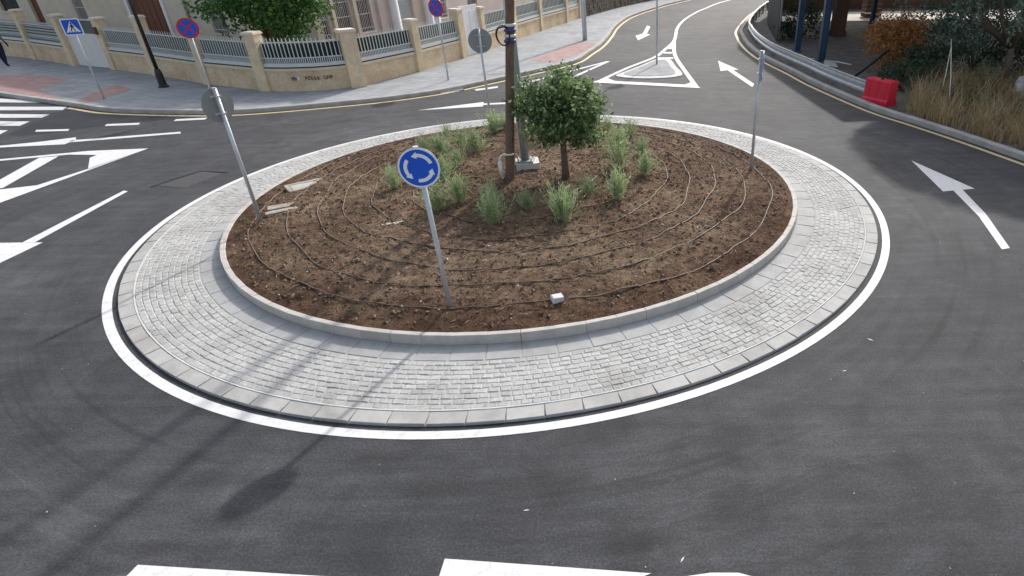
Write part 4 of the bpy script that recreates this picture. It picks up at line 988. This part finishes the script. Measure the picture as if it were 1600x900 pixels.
# dark netted fence by the bend
nf = thing('netting_fence', 'dark shade-netting fence behind the guard rail at the bend', 'fence', (7.35, 31.4, .06))
nl = smoothline([(7.35, 31.6), (7.75, 34.6), (8.5, 39.5), (9.9, 45), (13.5, 52)], 4)
b = MB(); b.sweep(nl, [(.012, .08), (.02, 1.2), (.012, 2.3), (-.002, 2.3), (-.002, .08)]); obj('netting', b, M['dsheet'], nf, False, True)
for i in range(0, len(nl), 3):
    b = MB(); b.tube([(nl[i][0] + .06, nl[i][1], 0), (nl[i][0] + .06, nl[i][1], 2.4)], .035, 8); obj('post', b, M['galvdark'], nf, True, True)
# dark things in the yard
def bush(name, label, loc, rad, n, size, mat, seed, clumps=40, cs=.18, hollow=.3, stems=6, group=None):
    rnd = random.Random(seed); t = thing(name, label, 'shrub', loc, 0, group); b = MB(); leaves(b, rnd, n, (0, 0, rad[2] * .95), rad, size, clumps, cs, hollow); obj('foliage', b, M[mat], t)
    b = MB()
    for i in range(stems):
        a = i * 6.28 / stems + .4; b.tube([(0, 0, -.05), (math.cos(a) * rad[0] * .3, math.sin(a) * rad[1] * .3, rad[2] * .7), (math.cos(a) * rad[0] * .7, math.sin(a) * rad[1] * .7, rad[2] * 1.5)], [.03, .02, .008], 5)
    obj('stems', b, M['bark'], t, True); return t
bush('dry_bush', 'rounded orange-brown dry bush behind the red barrier', (9.75, 23.6, .06), (.98, .95, 1.05), 4200, .12, 'orange', 71, 60, .17, .35)
bush('dark_bush', 'dark round bush between the netting fence and the blue column', (8.9, 33.0, .06), (1.1, 1.1, .9), 1800, .14, 'dark_leaf', 72)
bush('grey_shrub', 'large grey-green feathery shrub right of the orange-brown bush', (12.7, 23.2, .06), (2.1, 1.5, 1.55), 6500, .13, 'greyleaf', 76, 90, .13, .25, 10)
bush('low_bush', 'low dark green bush right of the orange-brown bush', (10.6, 21.9, .06), (1.15, 1.0, .62), 2600, .12, 'dark_leaf', 73, group='low bushes')
bush('low_bush', 'low dark green bush just behind the red barrier', (9.0, 20.6, .06), (.8, .8, .42), 1400, .11, 'dark_leaf', 74, group='low bushes')
bush('low_bush', 'low dark green bush under the grey-green trees at the right edge', (14.3, 22.3, .06), (1.5, 1.2, .75), 2600, .13, 'dark_leaf', 75, group='low bushes')
# grey-green trees whose crowns reach above the frame and shade the verge
def weeping(label, loc, h, rad, n, seed, lean):
    rnd = random.Random(seed); b = MB(); lm = []
    leaves(b, rnd, n, (lean[0], lean[1], h), rad, .27)
    for i in range(46):
        a = rnd.uniform(0, 6.3); q = rnd.uniform(.45, .95); x, y = lean[0] + rad[0] * q * math.cos(a), lean[1] + rad[1] * q * math.sin(a); z = h - rad[2] * .5; ln = rnd.uniform(2.6, 4.9)
        if z - ln < .5: ln = z - .5
        pts = [(x, y, z)]
        for k in range(int(ln / .045)):
            zz = z - k * .045; leaves(b, rnd, 2, (x + .04 * math.sin(k * .3 + i), y, zz), (.13, .13, .04), .12)
    for i in range(8):
        a = i * .785 + .2; e = (lean[0] + math.cos(a) * rad[0] * .7, lean[1] + math.sin(a) * rad[1] * .7, h + .2 * math.sin(i)); lm.append(([(0, 0, 1.1), (e[0] * .4, e[1] * .4, 2.0), e], [.07, .05, .02]))
    return tree('pepper_tree', label, loc, ([(0, 0, -.1), (.08, .03, .6), (.0, .0, 1.2)], [.14, .11, .09]), lm, b, 'greyleaf', group='grey-green weeping trees')
weeping('grey-green weeping tree right of the orange-brown bush, nearer one', (12.6, 21.0, .06), 6.6, (2.95, 3.5, 1.4), 19000, 81, (-.9, 1.0))
weeping('grey-green weeping tree at the far right edge, farther one', (18.0, 22.0, .06), 6.0, (2.5, 2.3, 1.4), 6000, 82, (.2, .3))
weeping('grey-green weeping tree out past the right edge beside the verge', (15.2, 19.0, .06), 6.6, (2.9, 2.8, 1.4), 15000, 83, (-.3, 1.2))
# dry grass on the verge
rnd = random.Random(91); b = MB()
VP = [(7.75, 17.6), (8.0, 16.3), (8.75, 14.2), (9.3, 12.9), (10.4, 9.5), (13.5, 10), (16, 18), (16, 22), (11, 21.0), (9.3, 20.2)]
def inside(x, y, P):
    c = False; j = len(P) - 1
    for i in range(len(P)):
        if (P[i][1] > y) != (P[j][1] > y) and x < (P[j][0] - P[i][0]) * (y - P[i][1]) / (P[j][1] - P[i][1]) + P[i][0]: c = not c
        j = i
    return c
cnt = 0
while cnt < 700:
    x0, y0 = rnd.uniform(7.6, 16), rnd.uniform(9.5, 22)
    if not inside(x0, y0, VP): continue
    cnt += 1; hh = rnd.uniform(.35, 1.0) if noise.noise(Vector((x0 * .6, y0 * .6, 3))) > -.15 else rnd.uniform(.15, .4)
    for i in range(26):
        a = rnd.uniform(0, 6.3); x, y = x0 + rnd.gauss(0, .14), y0 + rnd.gauss(0, .14)
        if not inside(x, y, VP): continue
        blade(b, (x, y, .05), Vector((math.cos(a), math.sin(a), 0)), hh * rnd.uniform(.35, 1.1), rnd.uniform(.010, .022), rnd.uniform(.1, 1.3), rnd)
o = obj('dry_grass', b, M['dry']); o['kind'] = 'stuff'
for i, (x, y, s_, lab) in enumerate(((9.6, 17.6, .55, 'small brown scrub bush in the dry grass beside the canes'), (11.2, 19.3, .7, 'brown scrub bush in the dry grass left of the boulder'), (10.6, 15.6, .6, 'brown scrub bush in the dry grass near the right edge of the verge'))):
    bush('scrub_bush', lab, (x, y, .06), (s_, s_, s_ * .7), 900, .09, 'scrub', 95 + i, 30, .2, .2, 6, 'brown scrub bushes')
# canes, black pipe, white scraps, boulder
for (a_, e_, lab) in (((9.05, 17.2, .05), (9.0, 17.9, 1.9), 'thin pale cane leaning in the dry grass, right one'), ((9.3, 18.4, .05), (9.35, 18.5, 1.6), 'thin pale cane standing in the dry grass, left one')):
    b = MB(); b.tube([a_, tuple((Vector(a_) + Vector(e_)) / 2 + Vector((.03, 0, 0))), e_], [.016, .014, .009], 6); tag(obj('cane', b, M['palew'], None, True), lab, 'cane', 'pale canes')
b = MB(); b.tube([(7.95, 22.2, .08), (8.6, 22.3, .55), (9.2, 22.5, .95)], .045, 8); tag(obj('black_pipe', b, M['rubber'], None, True), 'black pipe leaning from the guard rail towards the orange-brown bush', 'pipe')
sc_ = thing('scrap_panels', 'white bent scrap panels lying at the foot of the blue column', 'scrap', (7.75, 24.3, .06))
for (x, y, z, rz, rx) in ((0, -.2, .18, .3, .5), (.55, .0, .16, -.4, -.4)):
    b = MB(); b.box((0, 0, 0), (.55, .22, .015)); b.box((.0, .13, .04), (.55, .015, .09)); o = obj('panel', b, M['pvc'], sc_); o.location = (x, y, z); o.rotation_euler = (rx, .15, rz)
bm = bmesh.new(); bmesh.ops.create_icosphere(bm, subdivisions=3, radius=.55)
for v in bm.verts:
    k = 1 + .28 * noise.noise(v.co * 2.2) + .12 * noise.noise(v.co * 6); v.co *= k; v.co.z *= .95
me = bpy.data.meshes.new('boulder'); bm.to_mesh(me); bm.free(); me.materials.append(M['rock'])
o = link('boulder', me); o.location = (11.95, 18.1, .42); tag(o, 'pale grey boulder in the dry grass at the right edge', 'boulder')
cr_ = thing('crate', 'small dark crate on the pale strip beyond the shed', 'crate', (15.6, 42.0, .066))
b = MB()
for k in range(4): b.box((0, -.45, .14 + k * .26), (1.0, .05, .2)); b.box((-.48, 0, .14 + k * .26), (.05, .85, .2)); b.box((.48, 0, .14 + k * .26), (.05, .85, .2))
obj('slats', b, M['brick'], cr_); b = MB(); b.box((0, 0, .06), (.95, .85, .05)); obj('floor', b, M['brick'], cr_)
lw = thing('yard_wall', 'dark brown wall closing the yard far behind the shed', 'wall', (16, 50, .06))
b = MB(); b.box((26, 47, 1.3), (30, .25, 2.6), R(-3)); obj('wall_body', b, M['brick'], lw, False, True); b = MB(); b.box((26, 47, 2.65), (30, .35, .1), R(-3)); obj('coping', b, M['kerbfar'], lw, False, True)

# ------------------------------------------------------------------ person at the left edge
pt = thing('person', 'person in navy trousers walking at the left edge of the far pavement', 'person', (-27.55, 28.55, .12), R(200))
J = {'pelvis': ((0, 0, .95), .15), 'waist': ((0, .0, 1.10), .135), 'chest': ((0, .01, 1.32), .155), 'neckb': ((0, .0, 1.47), .075), 'neck': ((0, -.01, 1.53), .055), 'jaw': ((0, -.03, 1.60), .075), 'head': ((0, -.015, 1.68), .095), 'crown': ((0, 0, 1.75), .07)}
for s, k in ((1, 'L'), (-1, 'R')):
    st = .20 * s
    J['hip' + k] = ((.09 * s, 0, .90), .10); J['knee' + k] = ((.095 * s, -.5 * st - .02, .50), .066); J['calf' + k] = ((.095 * s, -.55 * st + .03, .34), .062); J['ankle' + k] = ((.095 * s, -st + .04, .09), .042); J['toe' + k] = ((.10 * s, -st - .13, .04), .036)
    J['shoulder' + k] = ((.19 * s, .01, 1.41), .068); J['elbow' + k] = ((.25 * s, .06 + .3 * st, 1.13), .046); J['wrist' + k] = ((.26 * s, -.03 + .8 * st, .90), .032)
    J['palm' + k] = ((.262 * s, -.045 + .85 * st, .84), .034)
    for f, dy in enumerate((-.028, -.010, .008, .024)): J['f%d%s' % (f, k)] = ((.262 * s, -.05 + .85 * st + dy, .80), .010); J['g%d%s' % (f, k)] = ((.255 * s, -.055 + .85 * st + dy, .755 + .004 * abs(f - 1)), .009)
    J['th' + k] = ((.245 * s, -.085 + .85 * st, .82), .011)
E_ = [('pelvis', 'waist'), ('waist', 'chest'), ('chest', 'neckb'), ('neckb', 'neck'), ('neck', 'jaw'), ('jaw', 'head'), ('head', 'crown')]
for k in 'LR':
    E_ += [('pelvis', 'hip' + k), ('hip' + k, 'knee' + k), ('knee' + k, 'calf' + k), ('calf' + k, 'ankle' + k), ('ankle' + k, 'toe' + k), ('chest', 'shoulder' + k), ('shoulder' + k, 'elbow' + k), ('elbow' + k, 'wrist' + k), ('wrist' + k, 'palm' + k), ('palm' + k, 'th' + k)]
    for f in range(4): E_ += [('palm' + k, 'f%d%s' % (f, k)), ('f%d%s' % (f, k), 'g%d%s' % (f, k))]
names = list(J); ix = {n_: i for i, n_ in enumerate(names)}
me = bpy.data.meshes.new('body'); me.from_pydata([J[n_][0] for n_ in names], [(ix[a], ix[c]) for a, c in E_], []); me.materials.append(M['person'])
bo = link('body', me, pt); sk = bo.modifiers.new('skin', 'SKIN'); sk.use_smooth_shade = True
for n_, v in zip(names, me.skin_vertices[0].data): v.radius = (J[n_][1], J[n_][1]); v.use_root = (n_ == 'pelvis')
bo.modifiers.new('sub', 'SUBSURF').levels = 2
b = MB(); b.lathe([(.0, .115), (.055, .10), (.092, .055), (.102, .0), (.098, -.05), (.088, -.08)], (0, .018, 1.70), 16); obj('hair', b, M['sblack'], pt, True)
b = MB(); b.add([(-.013, -.118, 1.635), (.013, -.118, 1.635), (0, -.142, 1.632), (0, -.112, 1.685)], [(0, 1, 2), (1, 3, 2), (3, 0, 2), (0, 3, 1)]); obj('nose', b, plain('skin', (.42, .27, .20), .05, 4, .6), pt)
for s in (-1, 1):
    b = MB(); b.lathe([(0, .009), (.009, .0), (0, -.009)], (.034 * s, -.108, 1.69), 8); obj('eye', b, M['sblack'], pt)
